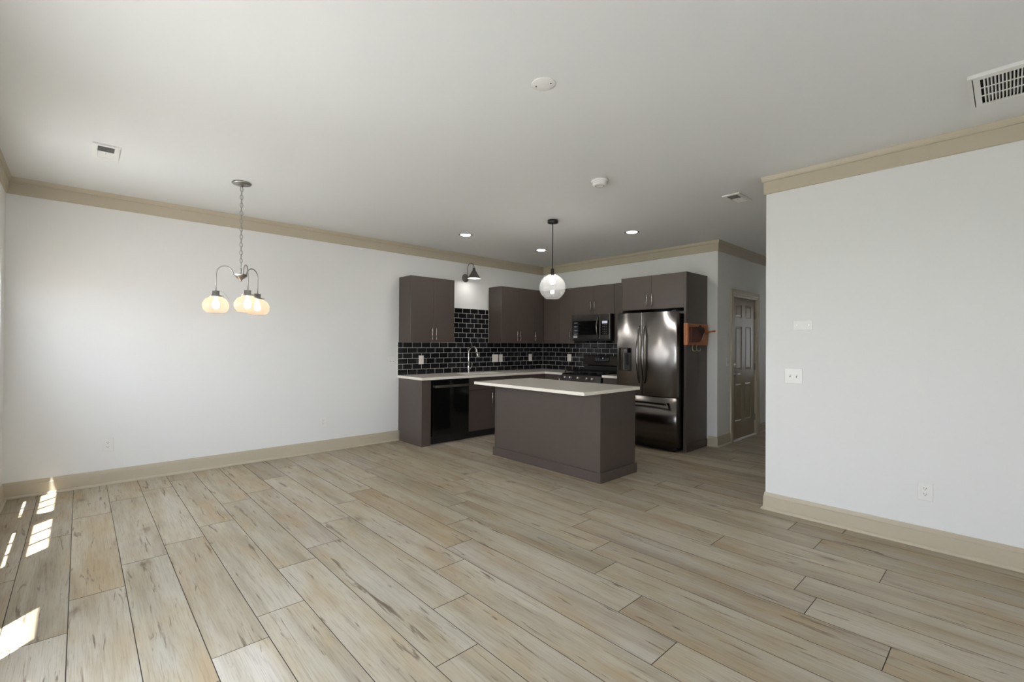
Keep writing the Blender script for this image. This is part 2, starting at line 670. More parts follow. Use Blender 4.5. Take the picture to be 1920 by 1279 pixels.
S('ceiling', [((-0.15, -0.07, H), (XE + 0.15, YH + 0.15, H + 0.15))], M['ceiling'], 'flat white ceiling', 'ceiling')
S('wall_left', [((-0.15, -0.07, -0.12), (0, D + 0.12, H))], M['wall'], 'long white wall with the chandelier in front', 'wall')
S('wall_back', [((0, D, -0.12), (XK, D + 0.12, H))], M['wall'], 'white wall behind the range and refrigerator', 'wall')
DY0, DY1, DZ = 7.262, 8.122, 2.085
S('wall_hall', [((XK - 0.12, D + 0.12, -0.12), (XK, DY0, H)), ((XK - 0.12, DY1, -0.12), (XK, YH, H)),
                ((XK - 0.12, DY0, DZ), (XK, DY1, H)), ((XK - 0.12, DY0, -0.12), (XK, DY1, 0.0))],
  M['wall'], 'grey-shaded hall wall with the panelled door', 'wall')
S('wall_right', [((XR, YR, -0.12), (XE, YR + 0.12, H)), ((XR, YR + 0.12, -0.12), (XR + 0.12, YH, H))], M['wall'],
  'white wall at the right with switch plates', 'wall')
S('wall_hall_end', [((XK - 0.12, YH, -0.12), (3.42, YH + 0.12, H)), ((4.36, YH, -0.12), (XR + 0.12, YH + 0.12, H)),
                    ((3.42, YH, 2.10), (4.36, YH + 0.12, H)), ((3.42, YH, -0.12), (4.36, YH + 0.12, 0.0))], M['wall'], 'white end wall of the hall', 'wall')

# window wall: openings (x0, x1, z0, z1)
OPEN = [(0.24, 1.09, 0.55, 2.12), (1.16, 2.03, 0.55, 2.12), (2.80, 3.33, 0.55, 2.12), (3.54, 4.60, 0.0, 2.12)]
bxs = []
xp = 0.0
for (a, b, z0, z1) in OPEN:
    bxs.append(((xp, -0.07, -0.12), (a, 0, H)))
    bxs.append(((a, -0.07, -0.12), (b, 0, z0)))
    bxs.append(((a, -0.07, z1), (b, 0, H)))
    xp = b
bxs.append(((xp, -0.07, -0.12), (XE, 0, H)))
S('wall_window', bxs, M['wall'], 'white wall with the windows and patio door', 'wall')
S('wall_end', [((XE, -0.07, -0.12), (XE + 0.12, 1.4, H)), ((XE, 2.3, -0.12), (XE + 0.12, YR + 0.12, H)),
               ((XE, 1.4, -0.12), (XE + 0.12, 2.3, 0.7)), ((XE, 1.4, 2.1), (XE + 0.12, 2.3, H))], M['wall'],
  'white end wall of the room behind the camera', 'wall')


def window(name, x0, x1, panes, label, cat, ya=-0.068, yb=-0.058, z0=0.552, z1=2.118, shades=(), bars=True):
    """frame plate with glazed panes (px0, px1, pz0, pz1) cut out, slim upright bars in each pane"""
    al = list(panes) + list(shades)
    xs = sorted({x0, x1} | {p[0] for p in al} | {p[1] for p in al})
    zs = sorted({z0, z1} | {p[2] for p in al} | {p[3] for p in al})
    bm = bmesh.new()
    for i in range(len(xs) - 1):
        for j in range(len(zs) - 1):
            cx_, cz_ = (xs[i] + xs[i + 1]) / 2, (zs[j] + zs[j + 1]) / 2
            if any(p[0] < cx_ < p[1] and p[2] < cz_ < p[3] for p in list(panes) + list(shades)):
                continue
            add_box(bm, (xs[i], ya, zs[j]), (xs[i + 1], yb, zs[j + 1]))
    bmesh.ops.remove_doubles(bm, verts=bm.verts[:], dist=1e-5)
    w = struct(name, bm, M['white_plastic'], label, cat)
    for p in panes:
        obj('pane', box((p[0] + 0.002, -0.065, p[2] + 0.002), (p[1] - 0.002, -0.061, p[3] - 0.002)), M['glass'], w)
        if not bars:
            continue
        b2 = bmesh.new()
        for t in (1 / 3, 2 / 3):
            xm = p[0] + (p[1] - p[0]) * t
            add_box(b2, (xm - 0.013, -0.0605, p[2] + 0.003), (xm + 0.013, -0.0575, p[3] - 0.003))
        obj('glazing_bar', b2, M['white_plastic'], w)
    for p in shades:  # unseen panels added to pass soft daylight between the clear bands
        obj('shade', box((p[0] + 0.001, -0.0645, p[2] + 0.001), (p[1] - 0.001, -0.0625, p[3] - 0.001)), M['diffuser_dense' if name == 'window_1' else 'diffuser_sheer'], w)
    return w


window('window_1', 0.241, 1.089, [(0.40, 1.06, 0.985, 1.11), (0.40, 1.06, 1.49, 2.0)],
       'white framed window nearest the left corner', 'window', shades=[(0.40, 1.06, 0.60, 0.95), (0.40, 1.06, 1.14, 1.46), (0.40, 1.06, 2.03, 2.10)])
window('window_2', 1.161, 2.029, [(1.29, 1.98, 0.985, 1.11), (1.29, 1.98, 1.49, 2.0)],
       'second white framed window from the left corner', 'window', shades=[(1.29, 1.98, 0.60, 0.95), (1.29, 1.98, 1.14, 1.46), (1.29, 1.98, 2.03, 2.10)])
window('window_3', 2.801, 3.329, [(2.92, 3.27, 0.985, 1.11), (2.92, 3.27, 1.20, 2.0)],
       'narrow white framed window beside the patio door', 'window', shades=[(2.92, 3.27, 0.60, 0.95), (2.92, 3.27, 1.13, 1.17), (2.92, 3.27, 2.03, 2.10)], bars=False)
window('door_2', 3.541, 4.599, [(3.63, 4.04, 0.12, 2.03), (4.10, 4.51, 0.12, 2.03)], 'white framed glass patio door', 'door', z0=0.002)
bm = bmesh.new()  # unseen end window, added to light the left wall from the front
for lo, hi in (((XE + 0.04, 1.401, 0.701), (XE + 0.08, 1.46, 2.099)), ((XE + 0.04, 2.24, 0.701), (XE + 0.08, 2.299, 2.099)),
               ((XE + 0.04, 1.46, 0.701), (XE + 0.08, 2.24, 0.76)), ((XE + 0.04, 1.46, 2.04), (XE + 0.08, 2.24, 2.099)),
               ((XE + 0.04, 1.82, 0.76), (XE + 0.08, 1.88, 2.04))):
    add_box(bm, lo, hi)
bmesh.ops.remove_doubles(bm, verts=bm.verts[:], dist=1e-5)
wf = struct('added_window', bm, M['white_plastic'], 'unseen white framed double window added in the end wall to light the left wall', 'window')
obj('pane', box((XE + 0.058, 1.461, 0.761), (XE + 0.062, 1.819, 2.039)), M['glass'], wf)
obj('pane', box((XE + 0.058, 1.881, 0.761), (XE + 0.062, 2.239, 2.039)), M['glass'], wf)

# unseen front door added at the hall end, glazed for the hall door's sheen
bm = bmesh.new()
for lo, hi in (((3.425, YH + 0.02, 0.004), (3.53, YH + 0.06, 2.095)), ((4.25, YH + 0.02, 0.004), (4.355, YH + 0.06, 2.095)),
               ((3.53, YH + 0.02, 0.004), (4.25, YH + 0.06, 0.88)), ((3.53, YH + 0.02, 1.98), (4.25, YH + 0.06, 2.095)),
               ((3.87, YH + 0.025, 0.88), (3.91, YH + 0.055, 1.98))):
    add_box(bm, lo, hi)
bmesh.ops.remove_doubles(bm, verts=bm.verts[:], dist=1e-5)
fd_ = struct('added_front_door', bm, M['door'], 'unseen taupe front door added at the end of the hall, glazed to give the hall door its sheen', 'door')
obj('pane', box((3.531, YH + 0.038, 0.881), (3.869, YH + 0.042, 1.979)), M['frosted'], fd_)
obj('pane', box((3.911, YH + 0.038, 0.881), (4.249, YH + 0.042, 1.979)), M['frosted'], fd_)

# outside
bm = box((-8, -14, -0.32), (22, -0.08, -0.13))
tag(obj('patio', bm, M['concrete']), 'pale concrete patio outside the windows', 'patio', None, 'structure')
bm = box((1.105, -2.6, -0.13), (1.145, -0.075, 2.06))  # unseen panel added to keep low sky light off the left corner
tag(obj('sky_blocker_panel', bm, M['blocker_wood']), 'unseen weathered board panel added on the patio to block sky light', 'blocker', None, 'structure')
bm = box((-6, YH + 0.13, -0.3), (16, YH + 16, -0.13))
tag(obj('front_walk', bm, M['concrete']), 'pale concrete front walk outside the hall door', 'walk', None, 'structure')
bm = box((-10, -40, -0.36), (24, -14.02, -0.15))
tag(obj('lawn', bm, M['grass']), 'green lawn beyond the patio', 'lawn', None, 'structure')


# ------------------------------------------------------------------ trim
def sweep(name, p0, p1, n, m0, m1, prof, mat, label, cat):
    """moulding along a wall: n points into the room; m0/m1 = how far each end runs on per unit of offset"""
    p0, p1, n = Vector(p0), Vector(p1), Vector(n)
    d = (p1 - p0).normalized()
    bm = bmesh.new()
    A = [bm.verts.new((*(p0 + n * o - d * (m0 * o)), z)) for o, z in prof]
    B = [bm.verts.new((*(p1 + n * o + d * (m1 * o)), z)) for o, z in prof]
    k = len(prof)
    for i in range(k):
        j = (i + 1) % k
        bm.faces.new((A[i], A[j], B[j], B[i]))
    bm.faces.new(list(reversed(A)))
    bm.faces.new(B)
    return struct(name, bm, mat, label, cat)


CROWN = [(0.0, 2.638), (0.014, 2.638), (0.017, 2.642), (0.017, 2.738), (0.0265, 2.7405), (0.0265, 2.752),
         (0.034, 2.779), (0.036, 2.782), (0.0, 2.782)]
BASE = [(0.0, 0.0), (0.030, 0.0), (0.030, 0.006), (0.026, 0.015), (0.018, 0.021), (0.014, 0.022), (0.014, 0.108), (0.0095, 0.110),
        (0.0095, 0.117), (0.008, 0.126), (0.006, 0.141), (0.0, 0.141)]
T = M['trim']
sweep('trim_1', (0, 0), (0, D), (1, 0), -1, -1, CROWN, T, 'taupe crown moulding along the long left wall', 'crown moulding')
sweep('trim_2', (0, D), (XK, D), (0, -1), -1, 1, CROWN, T, 'taupe crown moulding above the kitchen back wall', 'crown moulding')
sweep('trim_3', (XK, D), (XK, YH), (1, 0), 1, -1, CROWN, T, 'taupe crown moulding along the hall wall', 'crown moulding')
sweep('trim_4', (XR, YR), (XE, YR), (0, -1), 1, -1, CROWN, T, 'taupe crown moulding along the right wall', 'crown moulding')
sweep('trim_5', (XR, YR), (XR, YH), (-1, 0), 1, -1, CROWN, T, 'taupe crown moulding on the hall side of the right wall', 'crown moulding')
sweep('trim_6', (0, 0), (XE, 0), (0, 1), -1, -1, CROWN, T, 'taupe crown moulding above the windows', 'crown moulding')
sweep('trim_7', (XE, 0), (XE, YR), (-1, 0), -1, -1, CROWN, T, 'taupe crown moulding on the end wall', 'crown moulding')
sweep('baseboard_left', (0, 0), (0, 3.775), (1, 0), -1, 0, BASE, T, 'taupe baseboard along the long left wall', 'baseboard')
sweep('baseboard_back', (3.09, D), (XK, D), (0, -1), 0, 1, BASE, T, 'short taupe baseboard between refrigerator and hall', 'baseboard')
sweep('baseboard_hall_near', (XK, D), (XK, 7.157), (1, 0), 1, 0, BASE, T, 'taupe hall baseboard left of the door', 'baseboard')
sweep('baseboard_hall_far', (XK, 8.232), (XK, YH), (1, 0), 0, -1, BASE, T, 'taupe hall baseboard right of the door', 'baseboard')
sweep('baseboard_right', (XR, YR), (XE, YR), (0, -1), 1, -1, BASE, T, 'taupe baseboard along the right wall', 'baseboard')
sweep('baseboard_right_return', (XR, YR), (XR, YH), (-1, 0), 1, -1, BASE, T, 'taupe baseboard on the hall side of the right wall', 'baseboard')
sweep('baseboard_window_near', (0, 0), (3.53, 0), (0, 1), -1, 0, BASE, T, 'taupe baseboard below the windows', 'baseboard')
sweep('baseboard_window_far', (4.61, 0), (XE, 0), (0, 1), 0, -1, BASE, T, 'taupe baseboard beyond the patio door', 'baseboard')
sweep('baseboard_end', (XE, 0), (XE, YR), (-1, 0), -1, -1, BASE, T, 'taupe baseboard of the end wall', 'baseboard')


# ------------------------------------------------------------------ hall door
def build_door():
    y0, y1, z0, z1 = 7.275, 8.109, 0.018, 2.07
    # slab with six raised panels on the hall face (+x)
    us = [y0, 7.385, 7.612, 7.742, 7.965, y1]
    zs = [z0, 0.275, 0.825, 1.005, 1.64, 1.775, 1.96, z1]
    bm = bmesh.new()
    xf, xb = 3.192, 3.157
    grid = [[bm.verts.new((xf, u, z)) for z in zs] for u in us]
    panels = []
    for i in range(len(us) - 1):
        for j in range(len(zs) - 1):
            f = bm.faces.new((grid[i][j], grid[i + 1][j], grid[i + 1][j + 1], grid[i][j + 1]))
            if i in (1, 3) and j in (1, 3, 5):
                panels.append(f)
    bm.normal_update()
    for f in panels:
        if f.normal.x < 0:
            f.normal_flip()
    bmesh.ops.recalc_face_normals(bm, faces=bm.faces[:])
    if panels[0].normal.x < 0:
        bmesh.ops.reverse_faces(bm, faces=bm.faces[:])
    bmesh.ops.inset_individual(bm, faces=panels, thickness=0.014, depth=-0.010)
    bmesh.ops.inset_individual(bm, faces=panels, thickness=0.006, depth=0.0)
    bmesh.ops.inset_individual(bm, faces=panels, thickness=0.030, depth=0.008)
    # sides and back
    b = [bm.verts.new((xb, u, z)) for u, z in ((y0, z0), (y1, z0), (y1, z1), (y0, z1))]
    bm.faces.new(b)
    bot = [grid[i][0] for i in range(len(us))]
    top = [grid[i][-1] for i in range(len(us))]
    bm.faces.new(bot + [b[1], b[0]])
    bm.faces.new(top + [b[2], b[3]])
    bm.faces.new([grid[0][j] for j in range(len(zs))] + [b[3], b[0]])
    bm.faces.new([grid[-1][j] for j in range(len(zs))] + [b[2], b[1]])
    slab = struct('door_1', bm, M['door'], 'closed taupe six-panel door in the hall wall', 'door')
    # casing: three mitred runs with a stepped profile, and the jamb
    prof = [(0.0, 0.0), (0.018, 0.0), (0.018, 0.052), (0.013, 0.060), (0.013, 0.078), (0.006, 0.096), (0.006, 0.104), (0.0, 0.104)]
    yi0, yi1, zi = 7.262, 8.128, 2.06
    bm = bmesh.new()

    def run(pts_fn):
        A, B = [], []
        for o, w in prof:
            a, c = pts_fn(o, 0.104 - w)
            A.append(bm.verts.new(a))
            B.append(bm.verts.new(c))
        k = len(prof)
        for i in range(k):
            j = (i + 1) % k
            bm.faces.new((A[i], A[j], B[j], B[i]))
        bm.faces.new(list(reversed(A)))
        bm.faces.new(B)
    run(lambda o, w: ((XK + o, yi0 - w, 0.0), (XK + o, yi0 - w, zi + w)))
    run(lambda o, w: ((XK + o, yi1 + w, 0.0), (XK + o, yi1 + w, zi + w)))
    run(lambda o, w: ((XK + o, yi0 - w, zi + w), (XK + o, yi1 + w, zi + w)))
    obj('casing', bm, M['trim'], slab)
    bm = bmesh.new()
    add_box(bm, (3.09, 7.262, 0.0), (XK + 0.002, 7.273, 2.072))
    add_box(bm, (3.09, 8.111, 0.0), (XK + 0.002, 8.122, 2.072))
    add_box(bm, (3.09, 7.262, 2.072), (XK + 0.002, 8.122, 2.085))
    obj('jamb', bm, M['trim'], slab)
    obj('threshold', box((3.10, 7.274, 0.0), (XK + 0.02, 8.110, 0.016), 0.003), M['white_plastic'], slab, 'pale threshold strip under the door')
    # deadbolt and lever
    obj('deadbolt', lathe([(0, 0), (0.031, 0), (0.031, 0.008), (0.024, 0.016), (0.012, 0.018), (0.012, 0.026), (0, 0.026)],
                          (xf, 7.335, 1.09), (1, 0, 0)), M['chrome'], slab, 'bright round deadbolt')
    bm = bmesh.new()
    add_lathe(bm, [(0, 0), (0.032, 0), (0.032, 0.006), (0.022, 0.014), (0.011, 0.018), (0.011, 0.045), (0, 0.045)],
              Matrix.Translation((xf, 7.335, 0.955)) @ Vector((1, 0, 0)).to_track_quat('Z', 'Y').to_matrix().to_4x4())
    add_tube(bm, [(xf + 0.045, 7.33, 0.955), (xf + 0.05, 7.36, 0.957), (xf + 0.05, 7.40, 0.955), (xf + 0.047, 7.44, 0.951)], [0.010, 0.010, 0.009, 0.007], 12)
    obj('lever_handle', bm, M['nickel'], slab, 'curved metal lever handle')
    for z in (0.27, 1.045, 1.83):
        bm = box((xf, 8.085, z - 0.05), (xf + 0.004, 8.112, z + 0.05))
        add_cyl(bm, (xf + 0.007, 8.112, z - 0.052), (xf + 0.007, 8.112, z + 0.052), 0.007, segs=12)
        obj('hinge', bm, M['pewter'], slab, 'dark metal hinge')


build_door()


# ------------------------------------------------------------------ kitchen cabinets
def bar_handle(parent, cx, cyy, z0, z1, n):
    """upright bar pull on two posts; n = outward axis"""
    n = Vector(n)
    c = Vector((cx, cyy, 0))
    bm = bmesh.new()
    off = n * 0.030
    add_cyl(bm, c + off + Vector((0, 0, z0)), c + off + Vector((0, 0, z1)), 0.0058, segs=12)
    for z in (z0 + 0.022, z1 - 0.022):
        add_cyl(bm, c + Vector((0, 0, z)), c + off + Vector((0, 0, z)), 0.0045, segs=10)
    return obj('handle', bm, M['nickel'], parent, 'brushed nickel bar handle')


G = 0.0015
VD = 0.324
UB, UT = 1.383, 2.297


def upper_left(y0, y1, doors, label, right_filler=None):
    """wall cabinet on the left wall; doors: (ya, yb, handle_y)"""
    t = thing('wall_cabinet', (0.0, y0, UB), label, 'cabinet', 'dark flat-fronted upper cabinets')
    obj('carcass', box((0.001, y0, UB), (VD - 0.02, y1, UT), 0.001), M['carcass'], t)
    for ya, yb, hy in doors:
        d = obj('door', box((VD - 0.0195, ya + G, UB + 0.001), (VD, yb - G, UT - 0.001), 0.0012), M['cabinet'], t)
        bar_handle(d, VD, hy, 1.42, 1.58, (1, 0, 0))
    if right_filler:
        obj('filler', box((VD - 0.0195, right_filler[0] + G, UB + 0.001), (VD - 0.002, right_filler[1], UT - 0.001)), M['carcass'], t)
    return t


upper_left(3.772, 4.498, [(3.772, 4.135, 4.102), (4.135, 4.498, 4.168)], 'dark two-door upper cabinet hung alone at the left end of the tiles')
upper_left(5.423, 6.153, [(5.423, 5.79, 5.757), (5.79, 6.153, 5.828)], 'dark two-door upper cabinet right of the wall lamp')
upper_left(6.1535, D - 0.001, [(6.1535, D - VD - 0.006, 6.186)], 'dark single-door corner upper cabinet behind the glass globe pendant')

YF = D - VD        # face of the back-wall uppers


def upper_back(x0, x1, z0, doors, label, filler=None):
    t = thing('wall_cabinet', (x0, D - 0.001, z0), label, 'cabinet', 'dark flat-fronted upper cabinets')
    obj('carcass', box((x0, YF + 0.02, z0), (x1, D - 0.001, UT), 0.001), M['carcass'], t)
    for xa, xb, hx, h0, h1 in doors:
        d = obj('door', box((xa + G, YF, z0 + 0.001), (xb - G, YF + 0.0195, UT - 0.001), 0.0012), M['cabinet'], t)
        if hx is not None:
            bar_handle(d, hx, YF, h0, h1, (0, -1, 0))
    if filler:
        obj('filler', box((filler[0], YF + 0.002, z0 + 0.001), (filler[1] - G, YF + 0.0195, UT - 0.001)), M['carcass'], t)
    return t


upper_back(0.3255, 1.004, UB, [(0.676, 1.004, 0.935, 1.42, 1.578)], 'dark upper cabinet between the room corner and the microwave',
           filler=(0.326, 0.676))
upper_back(1.005, 1.784, 1.842, [(1.005, 1.3945, 1.360, 1.885, 2.045), (1.3945, 1.784, 1.432, 1.885, 2.045)],
           'short dark two-door upper cabinet above the microwave')
upper_back(1.7865, 2.094, UB, [(1.79, 2.094, None, 0, 0)], 'narrow dark upper cabinet squeezed beside the refrigerator surround')


def fridge_surround():
    FY = 6.137
    t = thing('refrigerator_surround', (2.585, FY, 0), 'tall dark cabinet surround with two doors above the refrigerator', 'cabinet')
    obj('side_panel', box((2.097, FY, 0), (2.115, D - 0.001, 2.31), 0.001), M['cabinet'], t)
    obj('side_panel', box((3.036, FY, 0), (3.070, D - 0.001, 2.31), 0.001), M['cabinet'], t)
    obj('carcass', box((2.1155, FY + 0.022, 1.85), (3.0355, D - 0.001, 2.308)), M['carcass'], t)
    for xa, xb, hx in ((2.116, 2.5725, 2.518), (2.5725, 3.0355, 2.595)):
        d = obj('door', box((xa + G, FY + 0.001, 1.852), (xb - G, FY + 0.021, 2.308), 0.0012), M['cabinet'], t)
        bar_handle(d, hx, FY + 0.001, 1.885, 2.052, (0, -1, 0))
    bm = box((3.0705, FY - 0.001, 0), (3.084, D - 0.016, 0.1), 0.002)
    obj('base_trim', bm, M['cabinet'], t)


fridge_surround()

# base cabinets -- left run, fronts at x = 0.61
BX = 0.61
t = thing('base_end_panel', (0.3, 3.85, 0), 'dark end panel and filler closing the base cabinets on the left', 'cabinet')
bm = bmesh.new()
add_prism(bm, [(0.001, 0.142), (0.008, 0.142), (0.031, 0.14), (0.031, 0.0), (BX, 0.0), (BX, 0.880), (0.001, 0.880)], 'y', 3.776, 3.796)
obj('end_panel', bm, M['cabinet'], t)
obj('filler', box((BX - 0.022, 3.7965, 0.0), (BX, 3.918, 0.880), 0.001), M['cabinet'], t)


def sink_base():
    t = thing('sink_base_cabinet', (0.3, 5.0, 0), 'dark sink base cabinet with false drawer front right of the dishwasher', 'cabinet')
    y0, y1 = 4.551, 5.465
    bm = bmesh.new()
    add_box(bm, (0.02, y0, 0.105), (BX - 0.021, y0 + 0.018, 0.880))
    add_box(bm, (0.02, y1 - 0.018, 0.105), (BX - 0.021, y1, 0.880))
    add_box(bm, (0.02, y0 + 0.018, 0.105), (BX - 0.021, y1 - 0.018, 0.123))
    add_box(bm, (0.002, y0, 0.105), (0.02, y1, 0.880))
    obj('carcass', bm, M['carcass'], t)
    obj('drawer_front', box((BX - 0.0205, y0 + G, 0.700), (BX, y1 - G, 0.876), 0.0012), M['cabinet'], t)
    ym = (y0 + y1) / 2
    for ya, yb, hy in ((y0, ym, ym - 0.032), (ym, y1, ym + 0.032)):
        d = obj('door', box((BX - 0.0205, ya + G, 0.108), (BX, yb - G, 0.696), 0.0012), M['cabinet'], t)
        bar_handle(d, BX, hy, 0.482, 0.642, (1, 0, 0))
    obj('toe_kick', box((0.46, y0, 0.0), (0.53, y1, 0.104)), M['kick'], t)


sink_base()


def corner_base():
    t = thing('corner_base_cabinet', (0.3, 6.1, 0), 'dark corner base cabinet between the sink and the range', 'cabinet')
    FYB = 6.13
    bm = box((0.002, 5.4665, 0.105), (BX - 0.021, D - 0.001, 0.880))
    add_box(bm, (BX - 0.0205, FYB + 0.021, 0.105), (1.012, D - 0.001, 0.880))
    obj('carcass', bm, M['carcass'], t)
    d = obj('door', box((BX - 0.0205, 5.4665 + G, 0.108), (BX, 6.128, 0.876), 0.0012), M['cabinet'], t)
    d = obj('door', box((BX + 0.002, FYB, 0.108), (1.012 - G, FYB + 0.0195, 0.876), 0.0012), M['cabinet'], t)
    bar_handle(d, 0.965, FYB, 0.66, 0.82, (0, -1, 0))
    bm = box((0.46, 5.4665, 0.0), (0.53, 6.21, 0.104))
    add_box(bm, (0.53, 6.21, 0.0), (1.012, 6.27, 0.104))
    obj('toe_kick', bm, M['kick'], t)


corner_base()
t = thing('narrow_base_cabinet', (1.94, 6.4, 0), 'narrow dark base cabinet between range and refrigerator', 'cabinet')
obj('carcass', box((1.786, 6.151, 0.105), (2.094, D - 0.001, 0.880)), M['carcass'], t)
d = obj('door', box((1.786 + G, 6.13, 0.108), (2.094 - G, 6.1495, 0.876), 0.0012), M['cabinet'], t)
bar_handle(d, 2.05, 6.13, 0.66, 0.82, (0, -1, 0))
obj('toe_kick', box((1.786, 6.21, 0.0), (2.094, 6.27, 0.104)), M['kick'], t)

# ------------------------------------------------------------------ worktops
CT0, CT1 = 0.881, 0.914
SY0, SY1, SX0, SX1 = 4.64, 5.32, 0.17, 0.525


def add_slab_with_hole():
    bm = bmesh.new()
    xs = [0.002, SX0, SX1, 0.64, 1.012]
    ys = [3.756, SY0, SY1, 6.11, D - 0.001]
    solid = set()
    for i in range(4):
        for j in range(4):
            if i == 3 and j < 3:
                continue
            if i == 1 and j == 1:
                continue
            solid.add((i, j))
    vt = {}

    def V(i, j, k):
        key = (i, j, k)
        if key not in vt:
            vt[key] = bm.verts.new((xs[i], ys[j], (CT0, CT1)[k]))
        return vt[key]
    for (i, j) in solid:
        bm.faces.new((V(i, j, 1), V(i + 1, j, 1), V(i + 1, j + 1, 1), V(i, j + 1, 1)))
        bm.faces.new((V(i, j + 1, 0), V(i + 1, j + 1, 0), V(i + 1, j, 0), V(i, j, 0)))
        for di, dj, a, b in ((-1, 0, (i, j), (i, j + 1)), (1, 0, (i + 1, j), (i + 1, j + 1)), (0, -1, (i, j), (i + 1, j)), (0, 1, (i, j + 1), (i + 1, j + 1))):
            if (i + di, j + dj) not in solid:
                bm.faces.new((V(*a, 0), V(*b, 0), V(*b, 1), V(*a, 1)))
    bmesh.ops.recalc_face_normals(bm, faces=bm.faces[:])
    bmesh.ops.dissolve_limit(bm, angle_limit=0.01, verts=bm.verts[:], edges=bm.edges[:])
    return bm


tag(obj('worktop', add_slab_with_hole(), M['quartz']), 'L-shaped white quartz worktop with the sink cut into it', 'worktop')
tag(obj('worktop', box((1.784, 6.11, CT0), (2.095, D - 0.001, CT1), 0.002), M['quartz']), 'small piece of white worktop between range and refrigerator', 'worktop')

# sink: undermounted bowl
bm = bmesh.new()
add_box(bm, (SX0 - 0.012, SY0 - 0.012, 0.70), (SX1 + 0.012, SY1 + 0.012, 0.8795))
bm.faces.ensure_lookup_table()
topf = max(bm.faces, key=lambda f: f.calc_center_median().z)
r = bmesh.ops.inset_individual(bm, faces=[topf], thickness=0.013, depth=0)
r = bmesh.ops.extrude_face_region(bm, geom=[topf])
vs = [v for v in r['geom'] if isinstance(v, bmesh.types.BMVert)]
bmesh.ops.translate(bm, vec=(0, 0, -0.165), verts=vs)
bmesh.ops.delete(bm, geom=[topf], context='FACES')
snk = tag(obj('sink', bm, M['sink']), 'pale undermount sink bowl set in the worktop', 'sink')
obj('drain', lathe([(0, 0.0), (0.04, 0.0), (0.043, 0.004), (0.03, 0.003), (0, 0.001)], (0.34, 4.98, 0.7145)), M['nickel'], snk)

# faucet
fx, fy = 0.105, 4.935
t = thing('faucet', (fx, fy, CT1), 'brushed nickel gooseneck faucet behind the sink', 'faucet')
bm = lathe([(0, 0), (0.027, 0), (0.027, 0.006), (0.019, 0.014), (0.017, 0.10), (0.014, 0.13), (0, 0.13)], (fx, fy, CT1 + 0.0002))
obj('body', bm, M['chrome'], t)
R = 0.105
pts = [(fx, fy, CT1 + 0.1), (fx, fy, CT1 + 0.2), (fx, fy, 1.215)]
for k in range(1, 14):
    a = pi - (pi * 0.93) * k / 13
    pts.append((fx + R + R * cos(a), fy, 1.215 + R * sin(a)))
obj('spout', tube(pts, 0.0135, 14), M['chrome'], t)
e = Vector(pts[-1])
dv = (Vector(pts[-1]) - Vector(pts[-2])).normalized()
bm = bmesh.new()
add_cyl(bm, e - dv * 0.005, e + dv * 0.075, 0.0135, 0.020, 18)
obj('spray_head', bm, M['chrome'], t)
bm = bmesh.new()
add_cyl(bm, (fx, fy + 0.012, CT1 + 0.07), (fx, fy + 0.045, CT1 + 0.07), 0.012, segs=14)
add_tube(bm, [(fx, fy + 0.04, CT1 + 0.07), (fx + 0.01, fy + 0.055, CT1 + 0.095), (fx + 0.02, fy + 0.06, CT1 + 0.15)], [0.006, 0.005, 0.004], 8)
obj('lever', bm, M['chrome'], t)


# ------------------------------------------------------------------ backsplash
def tiles(name, parts, label):
    """parts: (axis, a0, a1, z0, rows, rowh, phase) ; tiles run along the wall in half bond"""
    TW, GR = 0.1550, 0.0044
    t = thing(name, (0.0, 3.753, 0.914) if parts[0][0] == 'y' else (0.3, D, 0.914), label, 'backsplash')
    rng = random.Random(3)
    bt = bmesh.new()
    lay = bt.loops.layers.float_color.new('plank')
    bg = bmesh.new()
    for (axis, a0, a1, z0, rows, rh, phase) in parts:
        for k in range(rows):
            za, zb = z0 + k * rh + GR / 2, z0 + (k + 1) * rh - GR / 2
            s = a0 - TW * (0.5 if (k + phase) % 2 else 0.0) 
            while s < a1 - 0.004:
                pa, pb = max(s + GR / 2, a0 + GR / 2), min(s + TW - GR / 2, a1 - GR / 2)
                s += TW
                if pb - pa < 0.008:
                    continue
                nf = len(bt.faces)
                if axis == 'y':
                    add_box(bt, (0.003, pa, za), (0.0085, pb, zb), 0.0012, segs=1)
                else:
                    add_box(bt, (pa, D - 0.0085, za), (pb, D - 0.003, zb), 0.0012, segs=1)
                bt.faces.ensure_lookup_table()
                c = rng.random()
                for f in bt.faces[nf:]:
                    for lp in f.loops:
                        lp[lay] = (c, c, c, 1)
        z1 = z0 + rows * rh
        if axis == 'y':
            add_box(bg, (0.0005, a0, z0), (0.0072, a1, z1))
        else:
            add_box(bg, (a0, D - 0.0072, z0), (a1, D - 0.0005, z1))
    obj('tiles', bt, M['tile'], t)
    obj('grout', bg, M['grout'], t)
    return t


RH = (UB - CT1 - 0.001) / 6
tl = tiles('backsplash', [('y', 3.757, D - 0.009, CT1 + 0.0005, 6, RH, 0), ('y', 4.4995, 5.4215, UB, 7, 0.0772, 1)],
           'black subway tile backsplash with pale grout on the sink wall')
obj('edge_trim', box((0.0005, 3.753, CT1 + 0.0005), (0.0095, 3.7565, UB)), M['white_plastic'], tl, 'white metal tile edge strip')
bm = bmesh.new()
add_box(bm, (0.0005, 5.4175, UB + 0.002), (0.0095, 5.4225, UB + 7 * 0.0772))
add_box(bm, (0.0005, 4.4995, UB + 7 * 0.0772), (0.0095, 5.4225, UB + 7 * 0.0772 + 0.004))
obj('edge_trim', bm, M['white_plastic'], tl, 'white metal tile edge strip')
tiles('backsplash', [('x', 0.01, 2.096, CT1 + 0.0005, 6, RH, 1), ('x', 1.0055, 1.785, UB, 1, RH, 1)], 'black subway tile backsplash behind the range on the back wall')


